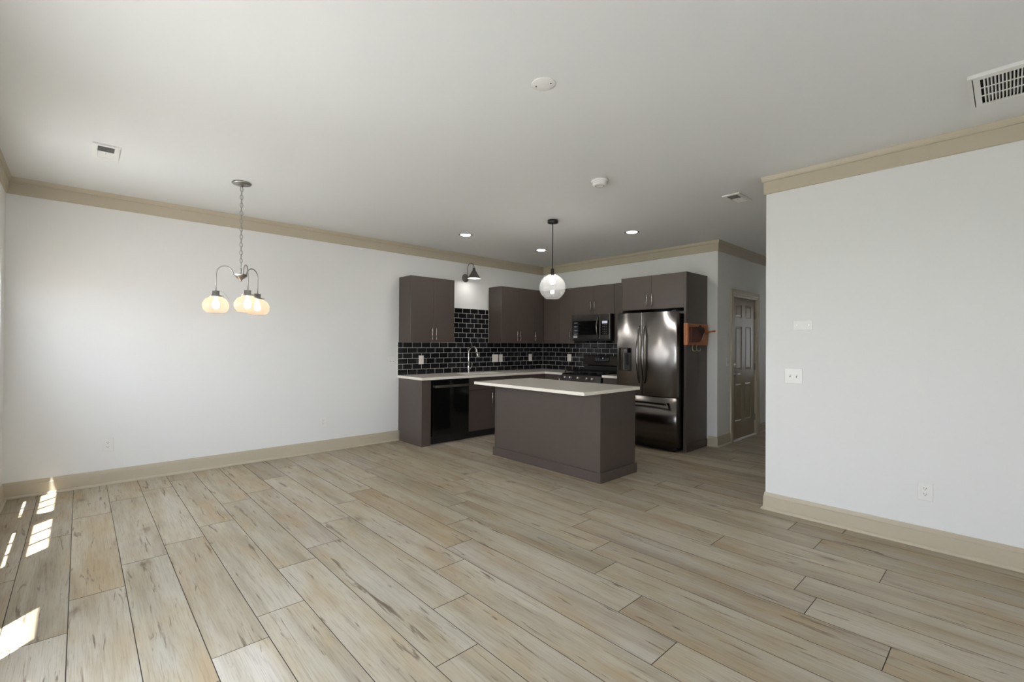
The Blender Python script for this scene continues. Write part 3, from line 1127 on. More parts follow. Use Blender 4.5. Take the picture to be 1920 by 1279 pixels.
# ------------------------------------------------------------------ wall plates
def frame_m(P, u, n):
    u, n = Vector(u), Vector(n)
    w = Vector((0, 0, 1))
    return Matrix(((u.x, w.x, n.x, P[0]), (u.y, w.y, n.y, P[1]), (u.z, w.z, n.z, P[2]), (0, 0, 0, 1)))


def mbox(bm, m, lo, hi, bev=0.0):
    add_box(bm, lo, hi, bev, m, 1)


def plate_thing(name, P, u, n, w, h, label, cat, group, mat='white_plastic'):
    t = thing(name, P, label, cat, group)
    m = frame_m(P, u, n)
    bm = bmesh.new()
    mbox(bm, m, (-w / 2, -h / 2, 0.0003), (w / 2, h / 2, 0.006), 0.0022)
    obj('plate', bm, M[mat], t)
    return t, m


def add_receptacles(t, m, mat, dx=0.0):
    for s in (1, -1):
        bm = bmesh.new()
        poly = []
        for k in range(20):
            a = 2 * pi * k / 20
            poly.append((0.0172 * cos(a) + dx, max(-0.0138, min(0.0138, 0.0175 * sin(a))) + s * 0.0195))
        A = [bm.verts.new(m @ Vector((x, y, 0.0055))) for x, y in poly]
        B = [bm.verts.new(m @ Vector((x, y, 0.0085))) for x, y in poly]
        for k in range(20):
            bm.faces.new((A[k], A[(k + 1) % 20], B[(k + 1) % 20], B[k]))
        bm.faces.new(B)
        rc = obj('receptacle', bm, M[mat], t)
        bm = bmesh.new()
        yc = s * 0.0195
        mbox(bm, m, (dx - 0.0078, yc - 0.001, 0.0084), (dx - 0.0052, yc + 0.008, 0.0088))
        mbox(bm, m, (dx + 0.0052, yc - 0.001, 0.0084), (dx + 0.0078, yc + 0.007, 0.0088))
        mbox(bm, m, (dx - 0.0026, yc - 0.0105, 0.0084), (dx + 0.0026, yc - 0.0055, 0.0088))
        obj('slots', bm, M['slot'], rc, 'dark outlet slots')


def add_screws(t, m, pts):
    for x, y in pts:
        bm = bmesh.new()
        a = m @ Vector((x, y, 0.0055))
        b = m @ Vector((x, y, 0.0072))
        add_cyl(bm, a, b, 0.0032, 0.0026, 10)
        obj('screw', bm, M['nickel'], t)


def add_toggle(t, m, mat, x):
    bm = bmesh.new()
    mbox(bm, m, (x - 0.0052, -0.012, 0.0055), (x + 0.0052, 0.012, 0.0068))
    mbox(bm, m, (x - 0.0042, 0.0, 0.006), (x + 0.0042, 0.009, 0.016), 0.001)
    mbox(bm, m, (x - 0.0036, -0.009, 0.0066), (x + 0.0036, -0.001, 0.0072))
    tg = obj('toggle', bm, M[mat], t)
    bm = bmesh.new()
    mbox(bm, m, (x - 0.004, -0.012, 0.0068), (x + 0.004, -0.003, 0.0073))
    obj('slot', bm, M['slot'], tg)


def add_rocker(t, m, mat, x=0.0, w=0.033, h=0.067):
    bm = bmesh.new()
    mbox(bm, m, (x - w / 2, -h / 2, 0.0055), (x + w / 2, h / 2, 0.0082), 0.001)
    obj('rocker', bm, M[mat], t)


LW = ((0, 1, 0), (1, 0, 0))      # left wall: right-hand direction, normal
BW = ((1, 0, 0), (0, -1, 0))     # walls facing the camera along y
# low outlets on the long left wall and on the right wall
t, m = plate_thing('wall_outlet', (0.0, 0.682, 0.378), *LW, 0.083, 0.132, 'white double outlet low on the long wall nearest the sun patches', 'outlet', 'white wall outlets')
add_receptacles(t, m, 'white_plastic')
t, m = plate_thing('wall_outlet', (0.0, 2.722, 0.374), *LW, 0.083, 0.138, 'white double outlet low on the long wall left of the kitchen cabinets', 'outlet', 'white wall outlets')
add_receptacles(t, m, 'white_plastic')
t, m = plate_thing('wall_outlet', (5.493, YR, 0.383), *BW, 0.080, 0.124, 'white double outlet low on the right wall', 'outlet', 'white wall outlets')
add_receptacles(t, m, 'white_plastic')
# switches
t, m = plate_thing('light_switch', (0.0, 3.667, 1.122), *LW, 0.110, 0.126, 'white double switch plate on the wall left of the tiles', 'switch', 'white switch plates')
add_toggle(t, m, 'white_plastic', -0.023)
add_toggle(t, m, 'white_plastic', 0.023)
t, m = plate_thing('light_switch', (4.694, YR, 1.125), *BW, 0.128, 0.122, 'white double switch plate on the right wall below the blank plate', 'switch', 'white switch plates')
add_toggle(t, m, 'white_plastic', -0.023)
add_toggle(t, m, 'white_plastic', 0.023)
t, m = plate_thing('light_switch', (XK, 7.068, 1.136), *LW, 0.072, 0.118, 'white single switch plate beside the hall door', 'switch', 'white switch plates')
add_toggle(t, m, 'white_plastic', 0.0)
t, m = plate_thing('blank_wall_plate', (4.760, YR, 1.532), *BW, 0.134, 0.076, 'white sideways blank plate with two screws high on the right wall', 'wall plate', None)
add_screws(t, m, [(-0.042, 0), (0.042, 0)])
# plates on the tiles
OW = 0.0086
for (yc, w, kind, lab) in ((4.135, 0.084, 'rocker', 'pale outlet plate on the tiles left of the faucet'),
                           (5.566, 0.130, 'double', 'wide pale double plate on the tiles right of the faucet'),
                           (5.692, 0.078, 'rocker', 'narrow pale plate touching the wide double plate'),
                           (6.401, 0.084, 'rocker', 'pale outlet plate on the sink wall tiles near the corner')):
    t, m = plate_thing('tile_outlet', (OW, yc, 1.126), *LW, w, 0.128, lab, 'outlet', 'pale plates on the tiles', 'almond')
    if kind == 'rocker':
        add_rocker(t, m, 'almond')
    else:
        add_rocker(t, m, 'almond', -0.030)
        add_rocker(t, m, 'almond', 0.030)
t, m = plate_thing('tile_outlet', (0.644, D - OW, 1.133), *BW, 0.088, 0.128, 'pale outlet plate on the back wall tiles left of the range', 'outlet', 'pale plates on the tiles', 'almond')
add_rocker(t, m, 'almond')


# ------------------------------------------------------------------ dishwasher
def dishwasher():
    y0, y1 = 3.925, 4.545
    t = thing('dishwasher', (0.33, 4.235, 0), 'black glossy dishwasher under the worktop', 'dishwasher')
    obj('tub', box((0.04, y0 + 0.004, 0.02), (0.575, y1 - 0.004, 0.872)), M['black'], t)
    obj('door', box((0.5755, y0 + 0.012, 0.115), (0.628, y1 - 0.004, 0.868), 0.003), M['black_gloss'], t)
    obj('door_edge', box((0.6285, y0 + 0.012, 0.118), (0.630, y0 + 0.017, 0.862)), M['handle_steel'], t, 'thin bright strip down the door edge')
    pts = []
    bm = bmesh.new()
    n = 14
    ya, yb = y0 + 0.03, y1 - 0.02
    prev = None
    for k in range(n + 1):
        s = k / n
        y = ya + (yb - ya) * s
        x = 0.655 + 0.018 * sin(pi * s)
        ring = [bm.verts.new(q) for q in ((x, y, 0.770), (x + 0.010, y, 0.772), (x + 0.010, y, 0.803), (x, y, 0.805))]
        if prev:
            for i in range(4):
                bm.faces.new((prev[i], prev[(i + 1) % 4], ring[(i + 1) % 4], ring[i]))
        else:
            bm.faces.new(ring)
        prev = ring
    bm.faces.new(list(reversed(prev)))
    add_box(bm, (0.6275, ya, 0.775), (0.657, ya + 0.02, 0.80))
    add_box(bm, (0.6275, yb - 0.02, 0.775), (0.657, yb, 0.80))
    obj('handle', bm, M['nickel'], t, 'bowed steel bar handle')
    obj('toe_kick', box((0.46, y0 + 0.004, 0.0), (0.545, y1 - 0.004, 0.112)), M['kick'], t)


dishwasher()


# ------------------------------------------------------------------ range
def gas_range():
    x0, x1, yf = 1.016, 1.778, 6.10
    t = thing('gas_range', (1.397, 6.4, 0), 'black stainless gas range between the base cabinets', 'range')
    obj('body', box((x0 + 0.003, yf + 0.045, 0.03), (x1 - 0.003, D - 0.02, 0.899)), M['dark_grey'], t)
    bm = bmesh.new()
    add_prism(bm, [(yf + 0.045, 0.785), (yf - 0.012, 0.790), (yf + 0.004, 0.895), (yf + 0.02, 0.9), (yf + 0.045, 0.9)], 'x', x0, x1)
    cp = obj('control_panel', bm, M['black_steel_h'], t)
    for kx in (1.098, 1.205, 1.360, 1.532, 1.633):
        k = lathe([(0, 0), (0.025, 0), (0.025, 0.006), (0.020, 0.010), (0.019, 0.034), (0.016, 0.037), (0, 0.037)], (kx, yf - 0.005, 0.848), (0, -1, 0.15), 24)
        add_box(k, (kx - 0.004, yf - 0.05, 0.832), (kx + 0.004, yf - 0.038, 0.872), 0.001)
        obj('knob', k, M['nickel'], t, 'bright metal knob')
    od = obj('oven_door', box((x0 + 0.002, yf, 0.235), (x1 - 0.002, yf + 0.0445, 0.78), 0.004), M['black_steel_h'], t)
    obj('oven_window', box((x0 + 0.1, yf - 0.002, 0.33), (x1 - 0.1, yf - 0.0002, 0.62)), M['black_gloss'], od)
    bm = bmesh.new()
    add_cyl(bm, (x0 + 0.06, yf - 0.045, 0.725), (x1 - 0.06, yf - 0.045, 0.725), 0.011)
    add_cyl(bm, (x0 + 0.09, yf - 0.045, 0.725), (x0 + 0.09, yf, 0.725), 0.008)
    add_cyl(bm, (x1 - 0.09, yf - 0.045, 0.725), (x1 - 0.09, yf, 0.725), 0.008)
    obj('oven_handle', bm, M['handle_steel'], od)
    obj('drawer', box((x0 + 0.002, yf, 0.06), (x1 - 0.002, yf + 0.0445, 0.228), 0.003), M['black_steel_h'], t)
    obj('cooktop', box((x0, yf + 0.0205, 0.9005), (x1, D - 0.075, 0.914), 0.003), M['black_gloss'], t)
    # burners and grates
    for bx, by, br in ((1.17, 6.26, 0.045), (1.17, 6.50, 0.038), (1.397, 6.38, 0.05), (1.625, 6.26, 0.038), (1.625, 6.50, 0.045)):
        obj('burner', lathe([(0, 0), (br, 0), (br, 0.008), (br * 0.8, 0.010), (br * 0.8, 0.018), (0, 0.02)], (bx, by, 0.9145), None, 20), M['iron'], t)
    for ga, gb in ((x0 + 0.02, x0 + 0.262), (x0 + 0.266, x1 - 0.266), (x1 - 0.262, x1 - 0.02)):
        bm = bmesh.new()
        ya, yb, z = 6.15, 6.63, 0.952
        for (a, b) in (((ga, ya), (gb, ya + 0.012)), ((ga, yb - 0.012), (gb, yb))):
            add_box(bm, (a[0], a[1], z - 0.014), (b[0], b[1], z), 0.002, segs=1)
        nf = 4
        for i in range(nf):
            xx = ga + (gb - ga - 0.012) * i / (nf - 1)
            add_box(bm, (xx, ya + 0.0125, z - 0.012), (xx + 0.012, yb - 0.0125, z), 0.002, segs=1)
        add_box(bm, (ga + 0.0125, 6.385, z - 0.011), (gb - 0.0125, 6.395, z - 0.001))
        for fxx in (ga + 0.006, gb - 0.006):
            for fyy in (ya + 0.006, yb - 0.006):
                add_box(bm, (fxx - 0.006, fyy - 0.006, 0.9145), (fxx + 0.006, fyy + 0.006, z - 0.01))
        obj('grate', bm, M['iron'], t)
    # backguard with display
    obj('backguard_riser', box((x0 + 0.004, D - 0.070, 0.9), (x1 - 0.004, D - 0.0095, 1.02)), M['black'], t)
    bm = bmesh.new()
    add_prism(bm, [(D - 0.078, 1.018), (D - 0.092, 1.035), (D - 0.070, 1.180), (D - 0.058, 1.19), (D - 0.0095, 1.19), (D - 0.0095, 1.018)], 'x', x0 - 0.008, x1 - 0.002)
    bgd = obj('backguard', bm, M['black_steel_h'], t)

    def on_guard(a, b, za, zb, dep):
        bm2 = bmesh.new()
        def yy(z):
            return D - 0.092 + (z - 1.035) / 0.145 * 0.022
        add_prism(bm2, [(yy(za) - dep, za), (yy(zb) - dep, zb), (yy(zb) + 0.002, zb), (yy(za) + 0.002, za)], 'x', a, b)
        return bm2
    dsp = obj('display', on_guard(1.232, 1.528, 1.088, 1.168, 0.0012), M['black_gloss'], bgd)
    rng = random.Random(5)
    bm = bmesh.new()
    for row, z in enumerate((1.104, 1.118, 1.132, 1.147)):
        x = 1.245
        while x < 1.51:
            w = rng.uniform(0.008, 0.018)
            if not (1.36 < x < 1.43 and row > 1):
                b2 = on_guard(x, x + w, z, z + 0.005, 0.0018)
                me = bpy.data.meshes.new('tmp')
                b2.to_mesh(me)
                bm.from_mesh(me)
                bpy.data.meshes.remove(me)
                b2.free()
            x += w + rng.uniform(0.012, 0.02)
    obj('button_marks', bm, M['print'], bgd, 'rows of small pale button marks')
    obj('clock_digits', on_guard(1.39, 1.412, 1.140, 1.152, 0.0018), M['display_white'], bgd, 'small glowing clock')
    for fxx in (x0 + 0.06, x1 - 0.06):
        for fyy in (yf + 0.1, D - 0.1):
            bm = bmesh.new()
            add_cyl(bm, (fxx, fyy, 0), (fxx, fyy, 0.031), 0.018, segs=14)
            obj('foot', bm, M['black'], t)


gas_range()


# ------------------------------------------------------------------ microwave
def microwave():
    x0, x1, yf, z0, z1 = 1.036, 1.774, 6.32, 1.425, 1.838
    t = thing('microwave', (1.4, D, z0), 'black stainless microwave with blue display mounted above the range', 'microwave')
    obj('body', box((x0 + 0.004, yf + 0.035, z0), (x1 - 0.001, D - 0.01, z1), 0.002), M['black'], t)
    xd = 1.594                           # edge between door and control panel
    door = obj('door', box((x0, yf, z0 + 0.028), (xd - 0.002, yf + 0.0345, z1 - 0.002), 0.004), M['black_steel_h'], t)
    obj('window', box((x0 + 0.016, yf - 0.0015, 1.518), (xd - 0.012, yf - 0.0001, 1.738)), M['black_gloss'], door)
    for z in (1.708, 1.649, 1.588, 1.530):
        bm = bmesh.new()
        add_box(bm, (x0 + 0.045, yf - 0.0022, z), (x0 + 0.125, yf - 0.0016, z + 0.004))
        add_box(bm, (x0 + 0.060, yf - 0.0022, z - 0.003), (x0 + 0.100, yf - 0.0016, z))
        obj('window_mark', bm, M['print'], door, 'short pale printed line on the door glass')
    bm = box((x0 + 0.036, yf - 0.0010, 1.468), (x0 + 0.072, yf - 0.0002, 1.508))
    add_box(bm, (x0 + 0.078, yf - 0.0010, 1.468), (x0 + 0.112, yf - 0.0002, 1.508))
    obj('sticker', bm, M['sticker'], door, 'two small whitish stickers')
    pnl = obj('control_panel', box((xd, yf, z0 + 0.028), (x1, yf + 0.0345, z1 - 0.002), 0.004), M['black_steel_h'], t)
    obj('keypad', box((xd + 0.012, yf - 0.0015, 1.518), (x1 - 0.016, yf - 0.0001, 1.738)), M['black_gloss'], pnl)
    obj('display', box((xd + 0.038, yf - 0.0024, 1.690), (x1 - 0.045, yf - 0.0016, 1.728)), M['display_blue'], pnl, 'blue lit display')
    obj('clock_digits', box((x1 - 0.085, yf - 0.003, 1.704), (x1 - 0.062, yf - 0.0025, 1.719)), M['display_white'], pnl, 'glowing white clock digits')
    for r_ in range(6):
        for c_ in range(3):
            xx = xd + 0.045 + c_ * 0.032
            zz = 1.665 - r_ * 0.025
            obj('key', box((xx, yf - 0.0022, zz), (xx + 0.009, yf - 0.0016, zz + 0.004)), M['print'], pnl)
    pts = []
    for k in range(13):
        s = k / 12
        pts.append((xd - 0.032 - 0.004 * sin(pi * s), yf - 0.012 - 0.034 * sin(pi * s), 1.478 + 0.318 * s))
    obj('handle', tube(pts, [0.008 + 0.003 * sin(pi * k / 12) for k in range(13)], 12), M['handle_steel'], door, 'bowed steel handle')
    obj('vent_strip', box((x0 + 0.01, yf + 0.012, z0 + 0.002), (x1 - 0.01, yf + 0.0344, z0 + 0.027)), M['black'], t)


microwave()


# ------------------------------------------------------------------ refrigerator
def refrigerator():
    x0, x1 = 2.124, 3.020
    xm = 2.556
    ye, bow = 5.992, 0.052            # edge of the doors, how far the front bows out
    xc, hw = (x0 + x1) / 2, (x1 - x0) / 2

    def yfront(x):
        s = (x - xc) / hw
        y = ye - bow * (1 - s * s)
        return y

    def bowed(a, b, z0, z1, n=18, rnd=0.010):
        """door with bowed front and rounded upright edges"""
        bm = bmesh.new()
        fr = []
        xs = [a + rnd * (1 - cos(pi / 2 * k / 4)) for k in range(4)] + [a + rnd + (b - a - 2 * rnd) * k / n for k in range(n + 1)] + \
             [b - rnd * (1 - cos(pi / 2 * k / 4)) for k in (3, 2, 1, 0)]
        for x in xs:
            y = yfront(x)
            dd = min(x - a, b - x)
            if dd < rnd:
                y += rnd * (1 - sqrt(max(0, 1 - ((rnd - dd) / rnd) ** 2)))
            fr.append((x, y))
        yb = ye + 0.062
        poly = fr + [(b, yb), (a, yb)]
        A = [bm.verts.new((x, y, z0)) for x, y in poly]
        B = [bm.verts.new((x, y, z1)) for x, y in poly]
        k = len(poly)
        for i in range(k):
            j = (i + 1) % k
            f = bm.faces.new((A[i], A[j], B[j], B[i]))
            f.smooth = i < len(fr) - 1
        bm.faces.new(list(reversed(A)))
        bm.faces.new(B)
        return bm
    t = thing('refrigerator', (xc, 6.3, 0), 'black stainless french-door refrigerator with water dispenser', 'refrigerator')
    obj('body', box((x0 + 0.004, ye + 0.068, 0.05), (x1 - 0.004, D - 0.03, 1.775), 0.003), M['black'], t)
    ld = obj('door', bowed(x0, xm - 0.003, 0.700, 1.795), M['black_steel'], t)
    rd = obj('door', bowed(xm + 0.003, x1, 0.700, 1.795), M['black_steel'], t)
    fd = obj('freezer_drawer', bowed(x0, x1, 0.075, 0.690), M['black_steel_h'], t)
    # upright bowed handles
    for d, hx in ((ld, xm - 0.040), (rd, xm + 0.040)):
        pts, rr = [], []
        for k in range(17):
            s = k / 16
            pts.append((hx, yfront(hx) - 0.004 - 0.055 * sin(pi * s) ** 0.7, 0.86 + 0.76 * s))
            rr.append(0.010 + 0.008 * sin(pi * s))
        obj('handle', tube(pts, rr, 14), M['handle_steel'], d, 'long bowed steel handle')
    bm = bmesh.new()
    ha, hb = x0 + 0.085, x1 - 0.085
    hy = yfront(xc) - 0.045
    add_box(bm, (ha, hy - 0.009, 0.600), (hb, hy + 0.009, 0.632), 0.006)
    for hx in (ha + 0.004, hb - 0.03):
        add_box(bm, (hx, hy + 0.006, 0.604), (hx + 0.026, yfront(hx) + 0.004, 0.628), 0.002)
    obj('handle', bm, M['handle_steel'], fd, 'long horizontal steel handle')
    # dispenser
    a, b, z0, z1 = 2.172, 2.388, 1.012, 1.325
    yd = yfront((a + b) / 2)
    bm = bmesh.new()
    pa, pb = (a, yfront(a) - 0.004), (b, yfront(b) - 0.004)
    for (xa, xb2, za, zb) in ((a, b, z0, z0 + 0.008), (a, b, z1 - 0.008, z1), (a, a + 0.008, z0 + 0.008, z1 - 0.008), (b - 0.008, b, z0 + 0.008, z1 - 0.008)):
        ya_, yb_ = yfront(xa) - 0.005, yfront(xb2) - 0.005
        add_prism(bm, [(xa, ya_), (xb2, yb_), (xb2, yb_ + 0.006), (xa, ya_ + 0.006)], 'z', za, zb)
    disp = obj('dispenser', bm, M['black'], ld)
    bm = bmesh.new()
    add_prism(bm, [(a + 0.008, yfront(a) - 0.0022), (b - 0.008, yfront(b) - 0.0022), (b - 0.008, yfront(b) + 0.002), (a + 0.008, yfront(a) + 0.002)], 'z', z0 + 0.008, z1 - 0.008)
    obj('recess', bm, M['black_gloss'], disp, 'black glossy dispenser recess')
    bm = bmesh.new()
    xd0, xd1 = a + 0.085, b - 0.012
    add_prism(bm, [(xd0, yfront(xd0) - 0.006), (xd1, yfront(xd1) - 0.006), (xd1, yfront(xd1) - 0.002), (xd0, yfront(xd0) - 0.002)], 'z', z0 + 0.012, z1 - 0.068)
    obj('cavity', bm, M['dark_grey'], disp)
    bm = bmesh.new()
    xk0, xk1 = a + 0.085, a + 0.092
    add_prism(bm, [(xk0, yfront(xk0) - 0.009), (xk1, yfront(xk1) - 0.009), (xk1, yfront(xk1) - 0.002), (xk0, yfront(xk0) - 0.002)], 'z', z0 + 0.012, z1 - 0.066)
    obj('cavity_edge', bm, M['chrome'], disp)
    bm = bmesh.new()
    xk0, xk1 = a + 0.125, b - 0.04
    add_prism(bm, [(xk0, yfront(xk0) - 0.012), (xk1, yfront(xk1) - 0.012), (xk1, yfront(xk1) - 0.005), (xk0, yfront(xk0) - 0.005)], 'z', z0 + 0.08, z1 - 0.09)
    obj('paddle', bm, M['black'], disp)
    bm = bmesh.new()
    for q in range(4):
        xq = a + 0.085 + q * 0.014
        add_prism(bm, [(xq, yfront(xq) - 0.0032), (xq + 0.009, yfront(xq + 0.009) - 0.0032), (xq + 0.009, yfront(xq + 0.009) - 0.002), (xq, yfront(xq) - 0.002)], 'z', z1 - 0.045, z1 - 0.028 + (q % 2) * 0.005)
    obj('button_marks', bm, M['print'], disp)
    # grille and feet below, hinge caps above
    obj('base_grille', box((x0 + 0.02, ye + 0.03, 0.022), (x1 - 0.02, ye + 0.0675, 0.070)), M['black'], t)
    for fxx in (x0 + 0.06, x1 - 0.06):
        for fyy in (ye + 0.05, D - 0.12):
            bm = bmesh.new()
            add_cyl(bm, (fxx, fyy, 0.0), (fxx, fyy, 0.05), 0.02, segs=14)
            obj('foot', bm, M['black'], t)
    for hx in (x0 + 0.05, x1 - 0.05):
        obj('hinge_cap', box((hx - 0.03, ye + 0.01, 1.7955), (hx + 0.03, ye + 0.09, 1.815), 0.004), M['black'], t)


refrigerator()


# ------------------------------------------------------------------ island
def island():
    t = thing('kitchen_island', (2.34, 4.55, 0), 'dark panelled island base standing in front of the kitchen', 'island')
    x0, x1, y0, y1 = 1.550, 3.135, 4.235, 4.857
    obj('body', box((x0 + 0.004, y0 + 0.004, 0.0), (x1 - 0.004, y1, 0.8805), 0.001), M['cabinet'], t)
    for sx, xc in ((1, x0), (-1, x1)):
        bm = bmesh.new()
        add_prism(bm, [(xc, y0), (xc + sx * 0.022, y0), (xc + sx * 0.022, y0 + 0.0039), (xc + sx * 0.0039, y0 + 0.0039), (xc + sx * 0.0039, y0 + 0.022), (xc, y0 + 0.022)], 'z', 0.1005, 0.8805)
        obj('corner_trim', bm, M['cabinet'], t)
    bm = bmesh.new()
    add_prism(bm, [(1.534, 4.219), (3.151, 4.219), (3.151, 4.873), (3.1355, 4.873), (3.1355, 4.2345), (1.5495, 4.2345), (1.5495, 4.873), (1.534, 4.873)], 'z', 0.0, 0.1)
    obj('plinth', bm, M['cabinet'], t)
    for k in range(3):
        xa = x0 + 0.01 + k * (x1 - x0 - 0.02) / 3
        xb = xa + (x1 - x0 - 0.02) / 3
        d = obj('door', box((xa + G, y1 + 0.0005, 0.108), (xb - G, y1 + 0.0195, 0.872), 0.0012), M['cabinet'], t)
        bar_handle(d, xb - 0.04, y1 + 0.0195, 0.66, 0.82, (0, 1, 0))
    tag(obj('island_worktop', box((1.4923, 3.9505, CT0), (3.155, 4.9187, CT1), 0.0025), M['quartz']),
        'white quartz slab lying on the island', 'worktop')


island()


# ------------------------------------------------------------------ chandelier
def chandelier():
    cx_, cy_ = 1.238, 1.516
    t = thing('chandelier', (cx_, cy_, H), 'three-light nickel chandelier with amber glass shades hanging on a chain', 'chandelier')
    obj('canopy', lathe([(0, 0), (0.076, 0), (0.078, -0.006), (0.070, -0.016), (0.045, -0.024), (0.014, -0.028), (0.012, -0.036), (0, -0.038)], (cx_, cy_, H - 0.0005)), M['satin'], t)
    # chain
    bm = bmesh.new()
    z = H - 0.036
    link, w = 0.044, 0.0115
    k = 0
    while z - link > 2.005:
        pts = []
        for i in range(14):
            a = 2 * pi * i / 14
            u = w * cos(a)
            v = (link / 2) * sin(a)
            pts.append((cx_ + (u if k % 2 else 0), cy_ + (0 if k % 2 else u), z - link / 2 + v))
        add_tube(bm, pts, 0.0025, 6, True)
        z -= link * 0.80
        k += 1
    chain_end = z
    obj('chain', bm, M['satin'], t)
    bm = bmesh.new()
    add_tube(bm, [(cx_ + 0.004 * sin(k), cy_ + 0.004 * cos(k * 1.3), H - 0.03 - (H - 0.03 - 2.0) * k / 12) for k in range(13)], 0.0016, 6)
    obj('cord', bm, M['satin'], t)
    # hub: stem and shallow cup
    hub = obj('hub', lathe([(0, 0.115), (0.006, 0.112), (0.009, 0.09), (0.007, 0.08), (0.007, 0.03), (0.012, 0.028), (0.030, 0.035), (0.058, 0.055), (0.060, 0.052),
                            (0.034, 0.024), (0.014, 0.012), (0.010, 0.0), (0.008, -0.008), (0, -0.010)], (cx_, cy_, 1.913)), M['satin'], t)
    RA = 0.193
    fv = Vector((-0.976, 0.218, 0)).normalized()
    rv = Vector((fv.y, -fv.x, 0))
    a0 = math.atan2(0.048, -0.187)
    socks = []
    for q in range(3):
        a = a0 + q * 2 * pi / 3
        dv_ = rv * cos(a) + fv * sin(a)
        P = Vector((cx_, cy_, 0)) + dv_ * RA
        pts = []
        pts.append(Vector((cx_, cy_, 1.935)) + dv_ * 0.022)
        pts.append(Vector((cx_, cy_, 1.965)) + dv_ * 0.045)
        # semicircular bow from hub to the drop
        r0 = (RA - 0.06) / 2
        for k in range(0, 13):
            b = pi - pi * k / 12
            pts.append(Vector((cx_, cy_, 1.962 + 0.075 * sin(b))) + dv_ * (0.06 + r0 + r0 * cos(b)))
        pts += [P + Vector((0, 0, 1.90)), P + Vector((0, 0, 1.81))]
        obj('arm', tube(pts, 0.005, 10), M['satin'], t)
        sk = obj('socket', lathe([(0, 0.0), (0.012, 0.0), (0.027, -0.003), (0.027, -0.034), (0.040, -0.038), (0.048, -0.046), (0.048, -0.050), (0, -0.050)],
                                 (P.x, P.y, 1.816)), M['satin'], t)
        # thumb screws around the fitter
        bm = bmesh.new()
        for s in range(3):
            b = a + s * 2 * pi / 3 + 0.4
            d2 = Vector((cos(b), sin(b), 0))
            add_cyl(bm, P + Vector((0, 0, 1.772)) + d2 * 0.045, P + Vector((0, 0, 1.772)) + d2 * 0.060, 0.004, segs=8)
        obj('thumb_screws', bm, M['satin'], sk)
        prof = [(0.044, 1.766), (0.052, 1.758), (0.080, 1.745), (0.094, 1.722), (0.1035, 1.694), (0.100, 1.664), (0.087, 1.638), (0.070, 1.624), (0.055, 1.621),
                (0.055, 1.6225), (0.070, 1.6265), (0.0855, 1.640), (0.0985, 1.665), (0.102, 1.694), (0.0925, 1.720), (0.079, 1.743), (0.051, 1.756), (0.044, 1.7645)]
        obj('shade', lathe(prof, (P.x, P.y, 0), None, 36), M['amber'], t, 'squat pale amber glass globe')
        obj('bulb', lathe([(0, 1.77), (0.012, 1.765), (0.013, 1.742), (0.022, 1.722), (0.029, 1.700), (0.027, 1.678), (0.015, 1.660), (0, 1.656)], (P.x, P.y, 0), None, 20), M['bulb_warm'], t, 'glowing warm bulb')
        socks.append((P, dv_))
    # slim wire loops running from each socket back under the hub
    for P, dv_ in socks:
        pts = []
        for k in range(12):
            s = k / 11
            p = P * (1 - s) + Vector((cx_, cy_, 0)) * s
            pts.append((p.x, p.y, 1.815 + 0.012 * sin(min(1, s * 3) * pi / 2) - 0.30 * s * s))
        obj('wire_loop', tube([p for p in pts[:7]], 0.0014, 6), M['satin'], t)


chandelier()


# ------------------------------------------------------------------ globe pendant
def pendant():
    px_, py_ = 2.331, 4.412
    t = thing('globe_pendant', (px_, py_, H), 'clear glass globe pendant on a black rod above the island', 'pendant lamp')
    obj('canopy', lathe([(0, 0), (0.060, 0), (0.060, -0.030), (0.057, -0.034), (0.012, -0.035), (0.010, -0.042), (0, -0.042)], (px_, py_, H - 0.0005)), M['black'], t)
    bm = bmesh.new()
    add_cyl(bm, (px_, py_, H - 0.04), (px_, py_, 2.225), 0.0048, segs=12)
    obj('rod', bm, M['black'], t)
    obj('socket', lathe([(0, 2.232), (0.010, 2.232), (0.018, 2.226), (0.022, 2.218), (0.022, 2.164), (0.020, 2.160), (0.016, 2.150), (0, 2.150)], (px_, py_, 0)), M['bronze'], t, 'dark bronze lamp socket')
    zc, R_, th = 2.016, 0.150, 0.0025
    prof = []
    a1, a2 = math.asin(0.024 / R_), pi - math.asin(0.080 / R_)
    n = 26
    for k in range(n + 1):
        a = a1 + (a2 - a1) * k / n
        prof.append((R_ * sin(a), zc + R_ * cos(a)))
    for k in range(n, -1, -1):
        a = a1 + (a2 - a1) * k / n
        prof.append(((R_ - th) * sin(a), zc + (R_ - th) * cos(a)))
    obj('globe', lathe(prof, (px_, py_, 0), None, 48), M['globe'], t, 'clear glass globe open at the bottom')
    bm = tube([(px_ + 0.080 * cos(2 * pi * k / 40), py_ + 0.080 * sin(2 * pi * k / 40), zc - 0.128) for k in range(40)], 0.0028, 8, True)
    obj('rim', bm, M['globe'], t)
    obj('bulb', lathe([(0, 2.150), (0.013, 2.148), (0.014, 2.125), (0.026, 2.105), (0.030, 2.085), (0.027, 2.064), (0.014, 2.050), (0, 2.047)], (px_, py_, 0), None, 24), M['bulb_cool'], t, 'glowing white bulb')


pendant()


